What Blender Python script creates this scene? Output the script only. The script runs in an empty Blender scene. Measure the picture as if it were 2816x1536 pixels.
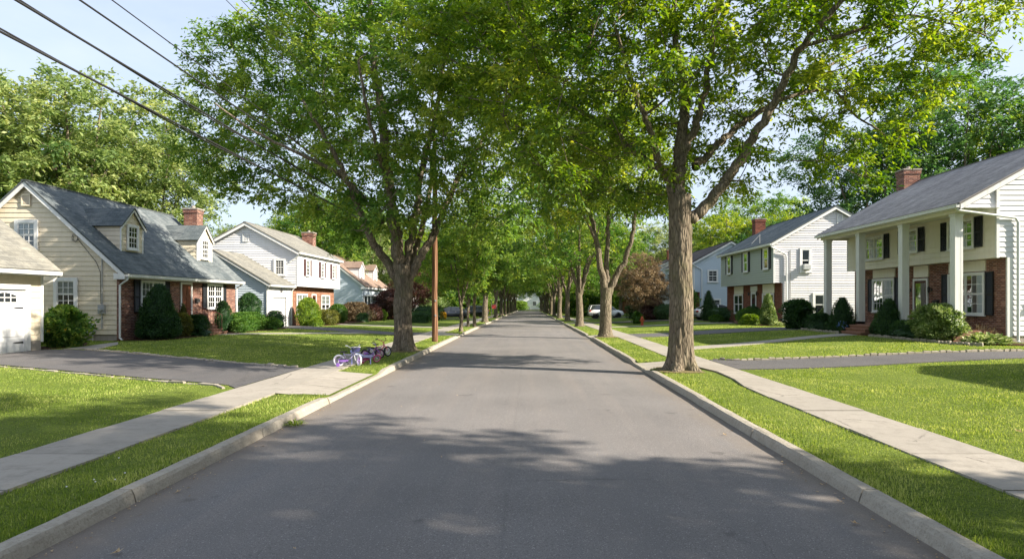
import bpy, math, random
import numpy as np
from mathutils import Vector, noise
R = math.radians
scn = bpy.context.scene
COL = scn.collection
OFF = {}
random.seed(7)

# ---------------------------------------------------------------- helpers
def sm(t):
    t = max(0.0, min(1.0, t)); return t * t * (3 - 2 * t)

def g0(Y):
    """height of the road surface: level near the viewer, then a gentle fall"""
    t = max(0.0, Y - 30.0)
    return -0.0074 * t * t / (t + 15.0)

def g(X, Y):
    """height of verge, lawns and yards"""
    b = g0(Y) + 0.10
    if X < -6.35:
        b += 0.17 * sm((-6.35 - X) / 10.0)
    elif X > 5.8:
        b += 0.30 * sm((X - 5.8) / 9.5)
    return b

def tag(o, label=None, cat=None, group=None, kind=None):
    if label: o['label'] = label
    if cat: o['category'] = cat
    if group: o['group'] = group
    if kind: o['kind'] = kind
    return o

def thing(name, label, cat, loc=(0, 0, 0), group=None, rotz=0.0):
    o = bpy.data.objects.new(name, None)
    COL.objects.link(o)
    o.empty_display_size = 0.3
    o.location = loc
    o.rotation_euler = (0, 0, rotz)
    OFF[o] = Vector(loc)
    tag(o, label, cat, group)
    return o

class MB:
    def __init__(self):
        self.v = []; self.f = []; self.uv = []; self.m = []; self.cm = 0
    def poly(self, pts, uvs=None):
        i = len(self.v)
        self.v += [tuple(p) for p in pts]
        self.f.append(tuple(range(i, i + len(pts))))
        self.uv.append(uvs if uvs else [(0, 0)] * len(pts))
        self.m.append(self.cm)
    def quad(self, a, b, c, d, uvs=None):
        self.poly((a, b, c, d), uvs)
    def hexa(self, p, q):
        """p,q: two matching quads"""
        self.poly(p); self.poly(list(reversed(q)))
        for k in range(4):
            l = (k + 1) % 4
            self.poly((p[k], q[k], q[l], p[l]))
    def box(self, x0, x1, y0, y1, z0, z1):
        self.hexa([(x0, y0, z0), (x1, y0, z0), (x1, y1, z0), (x0, y1, z0)],
                  [(x0, y0, z1), (x1, y0, z1), (x1, y1, z1), (x0, y1, z1)])
    def lbox(self, F, u0, u1, v0, v1, n0, n1):
        P = F.p
        p = [P(u0, v0, n0), P(u1, v0, n0), P(u1, v1, n0), P(u0, v1, n0)]
        q = [P(u0, v0, n1), P(u1, v0, n1), P(u1, v1, n1), P(u0, v1, n1)]
        uvp = [(u0, v0), (u1, v0), (u1, v1), (u0, v1)]
        self.poly(p, uvp); self.poly(q, uvp)
        for k in range(4):
            l = (k + 1) % 4
            if k % 2 == 0:
                uvs = [(uvp[k][0], 0), (uvp[k][0], n1 - n0), (uvp[l][0], n1 - n0), (uvp[l][0], 0)]
            else:
                uvs = [(0, uvp[k][1]), (n1 - n0, uvp[k][1]), (n1 - n0, uvp[l][1]), (0, uvp[l][1])]
            self.poly((p[k], q[k], q[l], p[l]), uvs)
    def bar(self, a, b, w, d=None):
        """square bar between two points"""
        a = Vector(a); b = Vector(b); t = (b - a).normalized()
        up = Vector((0, 0, 1)) if abs(t.z) < .9 else Vector((0, 1, 0))
        x = t.cross(up).normalized() * w / 2; y = x.cross(t).normalized() * (d or w) / 2
        self.hexa([a - x - y, a + x - y, a + x + y, a - x + y], [b - x - y, b + x - y, b + x + y, b - x + y])
    def tube(self, pts, rad, n=8, cap=True):
        pts = [Vector(p) for p in pts]
        if not hasattr(rad, '__len__'): rad = [rad] * len(pts)
        rings = []
        t = (pts[1] - pts[0]).normalized()
        x = t.orthogonal().normalized()
        for i, p in enumerate(pts):
            if i == 0: t2 = pts[1] - pts[0]
            elif i == len(pts) - 1: t2 = pts[-1] - pts[-2]
            else: t2 = pts[i + 1] - pts[i - 1]
            t2.normalize()
            x = (x - t2 * x.dot(t2)).normalized(); y = t2.cross(x)
            i0 = len(self.v)
            for k in range(n):
                a = 2 * math.pi * k / n
                self.v.append(tuple(p + (x * math.cos(a) + y * math.sin(a)) * rad[i]))
            rings.append(i0)
        for i in range(len(rings) - 1):
            for k in range(n):
                l = (k + 1) % n
                self.f.append((rings[i] + k, rings[i] + l, rings[i + 1] + l, rings[i + 1] + k))
                self.uv.append([(0, 0)] * 4); self.m.append(self.cm)
        if cap:
            for i0, rev in ((rings[0], True), (rings[-1], False)):
                f = tuple(range(i0, i0 + n))
                self.f.append(f[::-1] if rev else f); self.uv.append([(0, 0)] * n); self.m.append(self.cm)
    def lathe(self, c, prof, n=16, axis='z', sx=1, sy=1):
        """prof: list of (r, h)"""
        c = Vector(c); rings = []
        for r, h in prof:
            i0 = len(self.v)
            for k in range(n):
                a = 2 * math.pi * k / n
                if axis == 'z': q = Vector((r * math.cos(a) * sx, r * math.sin(a) * sy, h))
                elif axis == 'y': q = Vector((r * math.cos(a), h, r * math.sin(a)))
                else: q = Vector((h, r * math.cos(a), r * math.sin(a)))
                self.v.append(tuple(c + q))
            rings.append(i0)
        for i in range(len(rings) - 1):
            for k in range(n):
                l = (k + 1) % n
                self.f.append((rings[i] + k, rings[i] + l, rings[i + 1] + l, rings[i + 1] + k))
                self.uv.append([(0, 0)] * 4); self.m.append(self.cm)
        for i0 in (rings[0], rings[-1]):
            self.f.append(tuple(range(i0, i0 + n))); self.uv.append([(0, 0)] * n); self.m.append(self.cm)
    def build(self, name, mat, parent=None, smooth=False, label=None, mats=None):
        me = bpy.data.meshes.new(name)
        off = OFF.get(parent, Vector((0, 0, 0)))
        me.from_pydata([(a - off.x, b - off.y, c - off.z) for a, b, c in self.v], [], self.f)
        uvl = me.uv_layers.new(name='UVMap')
        flat = [c for f in self.uv for p in f for c in p]
        uvl.data.foreach_set('uv', flat)
        for mt in (mats or [mat]): me.materials.append(mt)
        if mats: me.polygons.foreach_set('material_index', self.m)
        if smooth: me.polygons.foreach_set('use_smooth', [True] * len(me.polygons))
        me.update()
        o = bpy.data.objects.new(name, me)
        COL.objects.link(o)
        if parent is not None: o.parent = parent
        OFF[o] = off
        if label: o['label'] = label
        return o

class Frame:
    def __init__(self, O, U, N):
        self.O = Vector(O); self.U = Vector(U); self.N = Vector(N)
    def p(self, u, v, n=0.0):
        q = self.O + self.U * u + self.N * n
        return (q.x, q.y, q.z + v)

def outf(F, d=.037):
    return Frame(F.O + F.N * d, F.U, F.N)

def clip(poly, fn):
    out = []
    for i in range(len(poly)):
        a = poly[i]; b = poly[(i + 1) % len(poly)]
        da, db = fn(a), fn(b)
        if da >= 0: out.append(a)
        if (da > 0 and db < 0) or (da < 0 and db > 0):
            t = da / (da - db); out.append((a[0] + (b[0] - a[0]) * t, a[1] + (b[1] - a[1]) * t))
    return out

def siding(mb, F, poly, expo, depth=0.036):
    """lapped boards over a convex wall outline given in (u, v) metres"""
    if expo >= .2: depth = .024
    v0 = min(p[1] for p in poly); v1 = max(p[1] for p in poly)
    b = v0
    while b < v1 - 1e-4:
        t = min(b + expo, v1)
        c = clip(clip(poly, lambda p: p[1] - b), lambda p: t - p[1])
        if len(c) > 2:
            mb.poly([F.p(u, v, depth * (1 - (v - b) / expo) + .002) for u, v in c], c)
            lo = [p for p in c if abs(p[1] - b) < 1e-5]
            if len(lo) >= 2:
                ua = min(p[0] for p in lo); ub = max(p[0] for p in lo)
                mb.quad(F.p(ua, b, 0), F.p(ub, b, 0), F.p(ub, b, depth + .002), F.p(ua, b, depth + .002),
                        [(ua, b), (ub, b), (ub, b), (ua, b)])
        b += expo

def flat(mb, F, poly, n=0.0):
    mb.poly([F.p(u, v, n) for u, v in poly], list(poly))

# ---------------------------------------------------------------- materials
class NT:
    def __init__(self, name):
        self.mat = bpy.data.materials.new(name); self.mat.use_nodes = True
        self.t = self.mat.node_tree; self.t.nodes.clear()
        self.out = self.t.nodes.new('ShaderNodeOutputMaterial')
    def n(self, ty, ins=None, **kw):
        x = self.t.nodes.new(ty)
        for k, v in kw.items(): setattr(x, k, v)
        for k, v in (ins or {}).items():
            if hasattr(v, 'is_output') or isinstance(v, bpy.types.NodeSocket): self.t.links.new(v, x.inputs[k])
            else: x.inputs[k].default_value = v
        return x
    def link(self, a, b): self.t.links.new(a, b)
    def noise(self, vec, scale, detail=3, rough=.55, dim='3D'):
        x = self.n('ShaderNodeTexNoise', {'Scale': scale, 'Detail': detail, 'Roughness': rough}, noise_dimensions=dim)
        if vec is not None: self.link(vec, x.inputs['Vector'])
        return x.outputs['Fac']
    def ramp(self, fac, stops):
        x = self.n('ShaderNodeValToRGB', {'Fac': fac})
        e = x.color_ramp.elements
        while len(e) < len(stops): e.new(.5)
        for i, (p, c) in enumerate(stops):
            e[i].position = p; e[i].color = c if len(c) == 4 else (*c, 1)
        return x.outputs['Color']
    def mix(self, fac, a, b, mode='MIX'):
        x = self.n('ShaderNodeMixRGB', blend_type=mode)
        for k, v in (('Fac', fac), ('Color1', a), ('Color2', b)):
            if isinstance(v, bpy.types.NodeSocket): self.link(v, x.inputs[k])
            else: x.inputs[k].default_value = (*v, 1) if isinstance(v, tuple) and len(v) == 3 else v
        return x.outputs['Color']
    def math(self, op, a, b=0.0, c=None):
        x = self.n('ShaderNodeMath', operation=op)
        for k, v in enumerate((a, b) if c is None else (a, b, c)):
            if isinstance(v, bpy.types.NodeSocket): self.link(v, x.inputs[k])
            else: x.inputs[k].default_value = v
        return x.outputs[0]
    def coord(self, kind='Object'):
        return self.n('ShaderNodeTexCoord').outputs[kind]
    def pos(self):
        return self.n('ShaderNodeNewGeometry').outputs['Position']
    def map(self, vec, scale=(1, 1, 1), loc=(0, 0, 0), rot=(0, 0, 0)):
        return self.n('ShaderNodeMapping', {'Vector': vec, 'Scale': scale, 'Location': loc, 'Rotation': rot}).outputs[0]
    def bump(self, h, strength=.5, dist=.01):
        return self.n('ShaderNodeBump', {'Height': h, 'Strength': strength, 'Distance': dist}).outputs[0]
    def bsdf(self, color, rough=.7, spec=.3, normal=None, metal=0.0, **kw):
        x = self.n('ShaderNodeBsdfPrincipled')
        for k, v in (('Base Color', color), ('Roughness', rough), ('Specular IOR Level', spec), ('Metallic', metal)):
            if isinstance(v, bpy.types.NodeSocket): self.link(v, x.inputs[k])
            else: x.inputs[k].default_value = (*v, 1) if isinstance(v, tuple) and len(v) == 3 else v
        if normal is not None: self.link(normal, x.inputs['Normal'])
        for k, v in kw.items(): x.inputs[k].default_value = v
        self.link(x.outputs[0], self.out.inputs[0])
        return x

def paint(name, col, rough=.55, var=.12, scale=3.0, spec=.3, dirt=None, bump=.15):
    m = NT(name); p = m.coord()
    f = m.noise(p, scale, 4); f2 = m.noise(p, scale * 9, 2)
    c = m.mix(f, tuple(x * (1 - var) for x in col), tuple(min(1, x * (1 + var * .6)) for x in col))
    c = m.mix(m.math('MULTIPLY', f2, .12), c, tuple(x * .6 for x in col))
    if dirt:
        st = m.noise(m.map(p, (4, 4, .5)), 1.5, 5, .7)
        c = m.mix(m.ramp(st, [(.5, (0, 0, 0)), (.72, (.55, .55, .55))]), c, dirt)
    m.bsdf(c, rough, spec, m.bump(f2, bump, .004))
    return m.mat

M = {}
M['trim'] = paint('white_trim', (.76, .76, .75), .5, .08, dirt=(.5, .5, .47))
M['white_siding'] = paint('white_siding', (.70, .70, .72), .55, .06, 2, dirt=(.58, .58, .58))
M['pink_white'] = paint('pale_siding', (.66, .65, .665), .55, .06, 2, dirt=(.52, .5, .5))
M['cream'] = paint('cream_siding', (.73, .64, .49), .6, .07, 2, dirt=(.57, .49, .37))
M['cream2'] = paint('cream_front_siding', (.78, .73, .62), .6, .07, 2, dirt=(.62, .57, .47))
M['sage'] = paint('sage_siding', (.36, .40, .36), .6, .06, 2)
M['blue_grey'] = paint('blue_grey_siding', (.43, .50, .57), .6, .07, 2)
M['steel_blue'] = paint('pale_blue_siding', (.50, .58, .66), .6, .07, 2)
M['shutter'] = paint('dark_shutter', (.022, .024, .028), .5, .2)
M['shutter_red'] = paint('maroon_shutter', (.09, .045, .045), .5, .2)
M['found'] = paint('concrete_foundation', (.36, .32, .28), .9, .25, 2, dirt=(.2, .17, .14))
M['gutter'] = paint('gutter_metal', (.72, .73, .72), .4, .06, dirt=(.5, .49, .45))
M['grey_metal'] = paint('grey_meter_metal', (.36, .37, .37), .45, .1, spec=.5)
M['dark_metal'] = paint('dark_metal', (.03, .03, .032), .45, .2, spec=.5)
M['rust_rail'] = paint('brown_iron', (.13, .045, .04), .5, .2)
M['door_wood'] = paint('wood_door', (.16, .055, .03), .45, .25, 6)
M['door_white'] = paint('white_door', (.72, .73, .74), .5, .06)
M['door_dark'] = paint('dark_door', (.10, .035, .03), .4, .2)
M['wood_post'] = paint('wood_grey', (.30, .27, .22), .85, .2)
M['rubber'] = paint('tyre_rubber', (.02, .02, .021), .8, .2)
M['curtain'] = paint('white_blind', (.36, .37, .34), .8, .1)
M['interior'] = paint('room_shade_paint', (.025, .025, .025), .9, .3)  # near-black colour standing in for the unlit room behind a window

def brick_mat(name, c1, c2, c3, mortar=(.42, .38, .34), scale=1.0):
    m = NT(name); uv = m.coord('UV')
    b = m.n('ShaderNodeTexBrick', {'Vector': uv, 'Color1': (*c1, 1), 'Color2': (*c2, 1), 'Mortar': (*mortar, 1), 'Scale': scale,
            'Mortar Size': .007, 'Mortar Smooth': .3, 'Bias': 0.0, 'Brick Width': .215, 'Row Height': .072})
    w = m.n('ShaderNodeTexWhiteNoise', noise_dimensions='2D')
    sn = m.n('ShaderNodeVectorMath', operation='SNAP'); m.link(uv, sn.inputs[0]); sn.inputs[1].default_value = (.215, .072, 1)
    m.link(sn.outputs[0], w.inputs['Vector'])
    f = m.noise(uv, 2.5, 4)
    c = m.mix(m.ramp(w.outputs['Value'], [(.6, (0, 0, 0)), (.8, (.85, .85, .85))]), b.outputs['Color'], c3)
    c = m.mix(b.outputs['Fac'], c, mortar)
    c = m.mix(m.math('MULTIPLY', f, .35), c, tuple(x * .45 for x in c1))
    h = m.math('SUBTRACT', 1.0, b.outputs['Fac'])
    m.bsdf(c, .9, .15, m.bump(h, .8, .012))
    return m.mat
M['brick'] = brick_mat('red_brick', (.21, .075, .047), (.13, .055, .042), (.37, .19, .13))
M['brick_plain'] = brick_mat('plain_red_brick', (.19, .062, .04), (.13, .045, .032), (.25, .10, .06), (.30, .2, .16))
M['brick_orange'] = brick_mat('orange_brick', (.30, .12, .065), (.21, .085, .05), (.38, .19, .11), (.38, .30, .24))

def shingle_mat(name, col, light):
    m = NT(name); uv = m.coord('UV')
    b = m.n('ShaderNodeTexBrick', {'Vector': uv, 'Color1': (*col, 1), 'Color2': (*[x * .72 for x in col], 1), 'Mortar': (*[x * .35 for x in col], 1),
            'Scale': 1.0, 'Mortar Size': .009, 'Mortar Smooth': .5, 'Brick Width': .30, 'Row Height': .14})
    f = m.noise(m.map(uv, (1, .35, 1)), 1.1, 5, .6); f2 = m.noise(uv, 14, 3, .7)
    c = m.mix(m.ramp(f, [(.42, (0, 0, 0)), (.7, (.8, .8, .8))]), b.outputs['Color'], light)
    c = m.mix(m.math('MULTIPLY', f2, .45), c, tuple(x * .5 for x in col))
    st = m.noise(m.map(uv, (1.6, 5.5, 1)), 1.0, 5, .75)
    c = m.mix(m.ramp(st, [(.38, (.5, .5, .5)), (.55, (0, 0, 0))]), c, tuple(x * .5 for x in col))
    c = m.mix(m.ramp(st, [(.54, (0, 0, 0)), (.72, (.55, .55, .55))]), c, light)
    sx = m.n('ShaderNodeSeparateXYZ', {0: uv})
    saw = m.math('FRACT', m.math('DIVIDE', sx.outputs[1], .14))
    h = m.math('SUBTRACT', m.math('ADD', m.math('MULTIPLY', f2, .5), b.outputs['Color']) if False else m.math('MULTIPLY', f2, .6), saw)
    m.bsdf(c, .95, .1, m.bump(h, .9, .012))
    return m.mat
M['roof_blue'] = shingle_mat('slate_blue_shingle', (.13, .155, .165), (.27, .285, .28))
M['roof_grey'] = shingle_mat('grey_shingle', (.33, .31, .305), (.46, .44, .42))
M['roof_tan'] = shingle_mat('tan_grey_shingle', (.25, .245, .22), (.36, .34, .28))
M['roof_pink'] = shingle_mat('faded_red_shingle', (.30, .215, .17), (.38, .29, .23))
M['roof_dark'] = shingle_mat('dark_brown_shingle', (.11, .095, .09), (.17, .15, .14))

def glass_mat():
    m = NT('window_glass')
    gl = m.n('ShaderNodeBsdfGlossy', {'Roughness': .03, 'Color': (.8, .85, .9, 1)})
    tr = m.n('ShaderNodeBsdfTransparent', {'Color': (.72, .77, .78, 1)})
    wv = m.bump(m.noise(m.coord(), 1.3, 1), .12, .05); m.link(wv, gl.inputs['Normal'])
    fr = m.n('ShaderNodeFresnel', {'IOR': 1.45})
    fac = m.math('ADD', fr.outputs[0], .03)
    x = m.n('ShaderNodeMixShader', {0: fac}); m.link(tr.outputs[0], x.inputs[1]); m.link(gl.outputs[0], x.inputs[2])
    m.link(x.outputs[0], m.out.inputs[0])
    return m.mat
M['glass'] = glass_mat()
def dark_glass():
    m = NT('dark_glass'); m.bsdf((.025, .03, .034), .06, .9); return m.mat
M['dglass'] = dark_glass()

def leaf_mat(name, dark, mid, light, trans=.46, spec=.35, rough=.5):
    m = NT(name)
    at = m.n('ShaderNodeAttribute', attribute_name='tint')
    oi = m.n('ShaderNodeObjectInfo')
    f = m.math('ADD', at.outputs['Fac'], m.math('MULTIPLY', m.math('SUBTRACT', oi.outputs['Random'], .5), .16))
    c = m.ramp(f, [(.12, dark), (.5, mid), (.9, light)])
    d = m.n('ShaderNodeBsdfPrincipled', {'Base Color': c, 'Roughness': rough, 'Specular IOR Level': spec})
    hc = m.n('ShaderNodeHueSaturation', {'Hue': .485, 'Saturation': 1.15, 'Value': 1.5, 'Color': c})
    t = m.n('ShaderNodeBsdfTranslucent', {'Color': hc.outputs[0]})
    x = m.n('ShaderNodeMixShader', {0: trans}); m.link(d.outputs[0], x.inputs[1]); m.link(t.outputs[0], x.inputs[2])
    m.link(x.outputs[0], m.out.inputs[0])
    return m.mat
M['leaf'] = leaf_mat('tree_leaves', (.045, .12, .022), (.13, .24, .045), (.36, .44, .09))
M['leaf_y'] = leaf_mat('yellow_green_leaves', (.055, .13, .018), (.185, .285, .04), (.46, .50, .09))
M['leaf_pale'] = leaf_mat('pale_tree_leaves', (.075, .14, .045), (.22, .30, .10), (.44, .48, .19))
M['leaf_deep'] = leaf_mat('deep_green_leaves', (.03, .085, .03), (.07, .16, .05), (.16, .26, .075), .4)
M['leaf_bronze'] = leaf_mat('bronze_leaves', (.075, .06, .03), (.20, .145, .08), (.42, .33, .19), .3)
M['leaf_maroon'] = leaf_mat('maroon_leaves', (.045, .025, .02), (.10, .045, .035), (.20, .10, .065), .3)
M['yew'] = leaf_mat('yew_needles', (.012, .045, .012), (.03, .085, .018), (.07, .15, .03), .18)
M['box'] = leaf_mat('boxwood_leaves', (.03, .085, .012), (.07, .16, .02), (.15, .26, .04), .25)
M['lime'] = leaf_mat('lime_leaves', (.07, .14, .015), (.17, .27, .025), (.32, .42, .06), .35)
M['olive'] = leaf_mat('olive_leaves', (.06, .07, .015), (.14, .15, .025), (.25, .24, .05), .3)
M['vari'] = leaf_mat('pale_edged_leaves', (.07, .13, .03), (.20, .28, .08), (.50, .55, .28), .3)
M['yellowflower'] = leaf_mat('yellow_blossom', (.5, .28, .01), (.7, .45, .02), (.8, .6, .05), .2)
M['blueflower'] = leaf_mat('blue_blossom', (.12, .2, .6), (.2, .33, .8), (.4, .5, .9), .2)
M['pinkflower'] = leaf_mat('pink_blossom', (.4, .2, .35), (.6, .4, .55), (.8, .7, .75), .2)
M['tan_leaf'] = leaf_mat('seed_heads', (.2, .12, .06), (.38, .26, .14), (.6, .48, .3), .2)
M['grass'] = leaf_mat('grass_blades', (.115, .185, .035), (.25, .33, .065), (.46, .49, .17), .42, .15, .6)
M['dry_leaf'] = leaf_mat('dry_leaves', (.2, .12, .05), (.38, .25, .12), (.55, .42, .25), .2)

def bark_mat(name, dark, light, moss=None, zs=.22):
    m = NT(name); p = m.coord()
    q = m.map(p, (1, 1, zs))
    f = m.noise(q, 9, 6, .65); f2 = m.noise(p, 2.2, 3)
    v = m.n('ShaderNodeTexVoronoi', {'Vector': q, 'Scale': 13.0}, feature='DISTANCE_TO_EDGE')
    c = m.ramp(f, [(.3, dark), (.68, light)])
    c = m.mix(m.ramp(v.outputs['Distance'], [(.0, (.75, .75, .75)), (.14, (0, 0, 0))]), c, tuple(x * .42 for x in dark))
    if moss: c = m.mix(m.ramp(f2, [(.48, (0, 0, 0)), (.68, (.55, .55, .55))]), c, moss)
    h = m.math('ADD', m.math('MULTIPLY', v.outputs['Distance'], 1.6), f)
    m.bsdf(c, .95, .1, m.bump(h, 1.0, .035))
    return m.mat
M['bark'] = bark_mat('furrowed_bark', (.115, .092, .068), (.30, .25, .185), (.15, .14, .08))
M['bark_dark'] = bark_mat('dark_bark', (.125, .10, .075), (.31, .255, .19), (.10, .10, .055))
M['pole_wood'] = bark_mat('brown_pole_wood', (.16, .08, .045), (.29, .165, .10), None, .03)

def asphalt_mat(name, base, warm):
    m = NT(name); p = m.pos()
    big = m.noise(p, .35, 4); st = m.noise(m.map(p, (1.3, .06, 1)), 1.6, 4, .6)
    fine = m.noise(p, 95, 2, .8); mid = m.noise(p, 16, 3, .7)
    v = m.n('ShaderNodeTexVoronoi', {'Vector': p, 'Scale': 120.0})
    c = m.mix(m.ramp(big, [(.3, (0, 0, 0)), (.7, (1, 1, 1))]), tuple(x * .80 for x in base), tuple(x * 1.1 for x in base))
    c = m.mix(m.ramp(st, [(.45, (0, 0, 0)), (.75, (.35, .35, .35))]), c, warm)
    c = m.mix(m.ramp(fine, [(.34, (.75, .75, .75)), (.55, (0, 0, 0))]), c, tuple(x * .38 for x in base))
    c = m.mix(m.ramp(v.outputs['Color'], [(.80, (0, 0, 0)), (.95, (.55, .55, .55))]), c, tuple(min(1, x * 2.6) for x in base))
    oil = m.noise(m.map(p, (.9, .8, 1), (3.3, 1.7, 0)), 1.15, 3, .6)
    c = m.mix(m.ramp(oil, [(.66, (0, 0, 0)), (.70, (.55, .55, .55))]), c, tuple(x * .45 for x in base))
    cr = m.n('ShaderNodeTexVoronoi', {'Vector': m.map(p, (1, .45, 1)), 'Scale': .55}, feature='DISTANCE_TO_EDGE')
    wob = m.noise(p, 3, 4)
    cd = m.math('ADD', cr.outputs['Distance'], m.math('MULTIPLY', m.math('SUBTRACT', wob, .5), .09))
    ck = m.ramp(m.math('ABSOLUTE', cd), [(.0, (.5, .5, .5)), (.006, (0, 0, 0))])
    c = m.mix(m.mix(m.ramp(m.noise(p, .21, 2), [(.5, (0, 0, 0)), (.6, (1, 1, 1))]), (0, 0, 0), ck), c, tuple(x * .4 for x in base))
    if name == 'road_asphalt':
        sx = m.n('ShaderNodeSeparateXYZ', {0: p}); ax = m.math('ABSOLUTE', m.math('ADD', sx.outputs[0], .26))
        e = m.math('ADD', ax, m.math('MULTIPLY', m.math('SUBTRACT', m.noise(m.map(p, (1, .4, 1)), 2.2, 5, .7), .5), 1.1))
        c = m.mix(m.ramp(m.math('SUBTRACT', e, 2.6), [(.35, (0, 0, 0)), (1.0, (.6, .6, .6))]), c, (.20, .165, .13))
        seam = m.ramp(m.math('ABSOLUTE', m.math('ADD', m.math('ADD', sx.outputs[0], .22), m.math('MULTIPLY', m.math('SUBTRACT', m.noise(m.map(p, (.01, .6, 1)), 1.0, 3), .5), .12))), [(.0, (.16, .16, .16)), (.035, (0, 0, 0))])
        c = m.mix(seam, c, tuple(x * .45 for x in base))
    h = m.math('ADD', fine, m.math('MULTIPLY', mid, .6))
    m.bsdf(c, .88, .25, m.bump(h, .8, .006))
    return m.mat
M['asphalt'] = asphalt_mat('road_asphalt', (.198, .187, .182), (.28, .243, .218))
M['asphalt2'] = asphalt_mat('driveway_asphalt', (.115, .111, .113), (.17, .15, .138))

def concrete_mat(name, base, stain, warm):
    m = NT(name); p = m.pos()
    f = m.noise(p, 1.1, 5, .6); f2 = m.noise(p, 30, 3, .7); f3 = m.noise(p, 4.5, 5, .7)
    sp = m.n('ShaderNodeTexVoronoi', {'Vector': p, 'Scale': 70.0})
    c = m.mix(f, base, warm)
    c = m.mix(m.ramp(f3, [(.48, (0, 0, 0)), (.7, (.6, .6, .6))]), c, stain)
    c = m.mix(m.math('MULTIPLY', f2, .3), c, tuple(x * .5 for x in base))
    c = m.mix(m.ramp(sp.outputs['Color'], [(.85, (0, 0, 0)), (.95, (.4, .4, .4))]), c, tuple(x * .45 for x in base))
    if name == 'sidewalk_concrete':
        sx = m.n('ShaderNodeSeparateXYZ', {0: p}); sl = m.math('FLOOR', m.math('DIVIDE', m.math('ADD', sx.outputs[1], 12.0), 1.52))
        wn = m.n('ShaderNodeTexWhiteNoise', noise_dimensions='1D'); m.link(sl, wn.inputs['W'])
        c = m.mix(m.math('MULTIPLY', wn.outputs['Value'], .38), c, (.24, .22, .19))
        cr = m.n('ShaderNodeTexVoronoi', {'Vector': p, 'Scale': .42}, feature='DISTANCE_TO_EDGE')
        ck = m.ramp(m.math('ABSOLUTE', m.math('ADD', cr.outputs['Distance'], m.math('MULTIPLY', m.math('SUBTRACT', f3, .5), .07))), [(.0, (.8, .8, .8)), (.006, (0, 0, 0))])
        c = m.mix(m.mix(m.ramp(f, [(.5, (0, 0, 0)), (.56, (1, 1, 1))]), (0, 0, 0), ck), c, (.09, .08, .07))
    m.bsdf(c, .92, .15, m.bump(m.math('ADD', f2, f3), .6, .006))
    return m.mat
M['walk'] = concrete_mat('sidewalk_concrete', (.35, .325, .285), (.22, .20, .17), (.40, .36, .31))
M['kerb'] = concrete_mat('kerb_concrete', (.33, .295, .24), (.13, .11, .085), (.42, .36, .27))
def kerb_mat():
    m = NT('kerb_concrete'); p = m.pos()
    f = m.noise(m.map(p, (3, .5, 3)), 1.4, 6, .7); f2 = m.noise(p, 34, 3, .75); f3 = m.noise(p, 7, 6, .75); f4 = m.noise(p, .7, 3)
    c = m.mix(f, (.42, .385, .325), (.33, .30, .25))
    c = m.mix(m.ramp(f3, [(.48, (0, 0, 0)), (.74, (.5, .5, .5))]), c, (.19, .165, .13))
    c = m.mix(m.ramp(f4, [(.5, (0, 0, 0)), (.68, (.4, .4, .4))]), c, (.26, .225, .18))
    c = m.mix(m.ramp(f2, [(.33, (.4, .4, .4)), (.5, (0, 0, 0))]), c, (.16, .14, .11))
    c = m.mix(m.ramp(f2, [(.62, (0, 0, 0)), (.75, (.25, .25, .25))]), c, (.52, .47, .40))
    m.bsdf(c, .95, .1, m.bump(m.math('ADD', f2, m.math('MULTIPLY', f3, 1.5)), .9, .012)); return m.mat
M['kerb'] = kerb_mat()
M['stone'] = concrete_mat('cobble_stone', (.33, .30, .255), (.15, .13, .10), (.42, .37, .30))
M['brickpave'] = concrete_mat('brick_step', (.26, .13, .09), (.18, .09, .065), (.32, .19, .14))
def ground_mat():
    m = NT('lawn_ground'); p = m.pos()
    f = m.noise(p, .3, 4); f2 = m.noise(m.map(p, (1, 1, 1)), 28, 4, .75); f3 = m.noise(p, 2.2, 4, .6)
    c = m.mix(f, (.155, .215, .038), (.245, .30, .065))
    c = m.mix(m.ramp(f3, [(.45, (0, 0, 0)), (.7, (.6, .6, .6))]), c, (.20, .26, .035))
    c = m.mix(m.ramp(f2, [(.35, (.8, .8, .8)), (.6, (0, 0, 0))]), c, (.035, .075, .010))
    m.bsdf(c, .95, .1, m.bump(m.math('ADD', f2, f3), 1.0, .06))
    return m.mat
M['lawn'] = ground_mat()
def soil_mat():
    m = NT('mulch'); p = m.pos(); f = m.noise(p, 25, 4, .8)
    m.bsdf(m.ramp(f, [(.3, (.03, .018, .012)), (.7, (.12, .07, .045))]), .95, .1, m.bump(f, 1.0, .03)); return m.mat
M['mulch'] = soil_mat()
def carpaint(name, col):
    m = NT(name); x = m.bsdf(col, .3, .5); x.inputs['Coat Weight'].default_value = .8; x.inputs['Coat Roughness'].default_value = .05; return m.mat
M['car_white'] = carpaint('white_car_paint', (.75, .76, .77)); M['car_blue'] = carpaint('blue_car_paint', (.08, .25, .5))
M['car_dark'] = carpaint('dark_car_paint', (.02, .025, .035)); M['car_silver'] = carpaint('silver_car_paint', (.45, .46, .47))
M['red_lamp'] = carpaint('red_lamp_plastic', (.5, .04, .03)); M['chrome'] = paint('bright_metal', (.6, .6, .6), .25, .05, spec=.8)
M['hydrant'] = paint('orange_red_paint', (.50, .10, .04), .5, .2)
for n_, c_ in (('purple', (.30, .14, .55)), ('lilac', (.62, .52, .80)), ('bwhite', (.80, .79, .82)), ('pink', (.75, .22, .48)), ('red', (.55, .03, .07)),
               ('magenta', (.5, .03, .2)), ('navy', (.05, .05, .16)), ('periwinkle', (.32, .34, .75))):
    M[n_] = carpaint(n_ + '_bike_paint', c_)
# ---------------------------------------------------------------- ground, road, walks
NOGRASS = []      # outlines in plan where no blades grow

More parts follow.
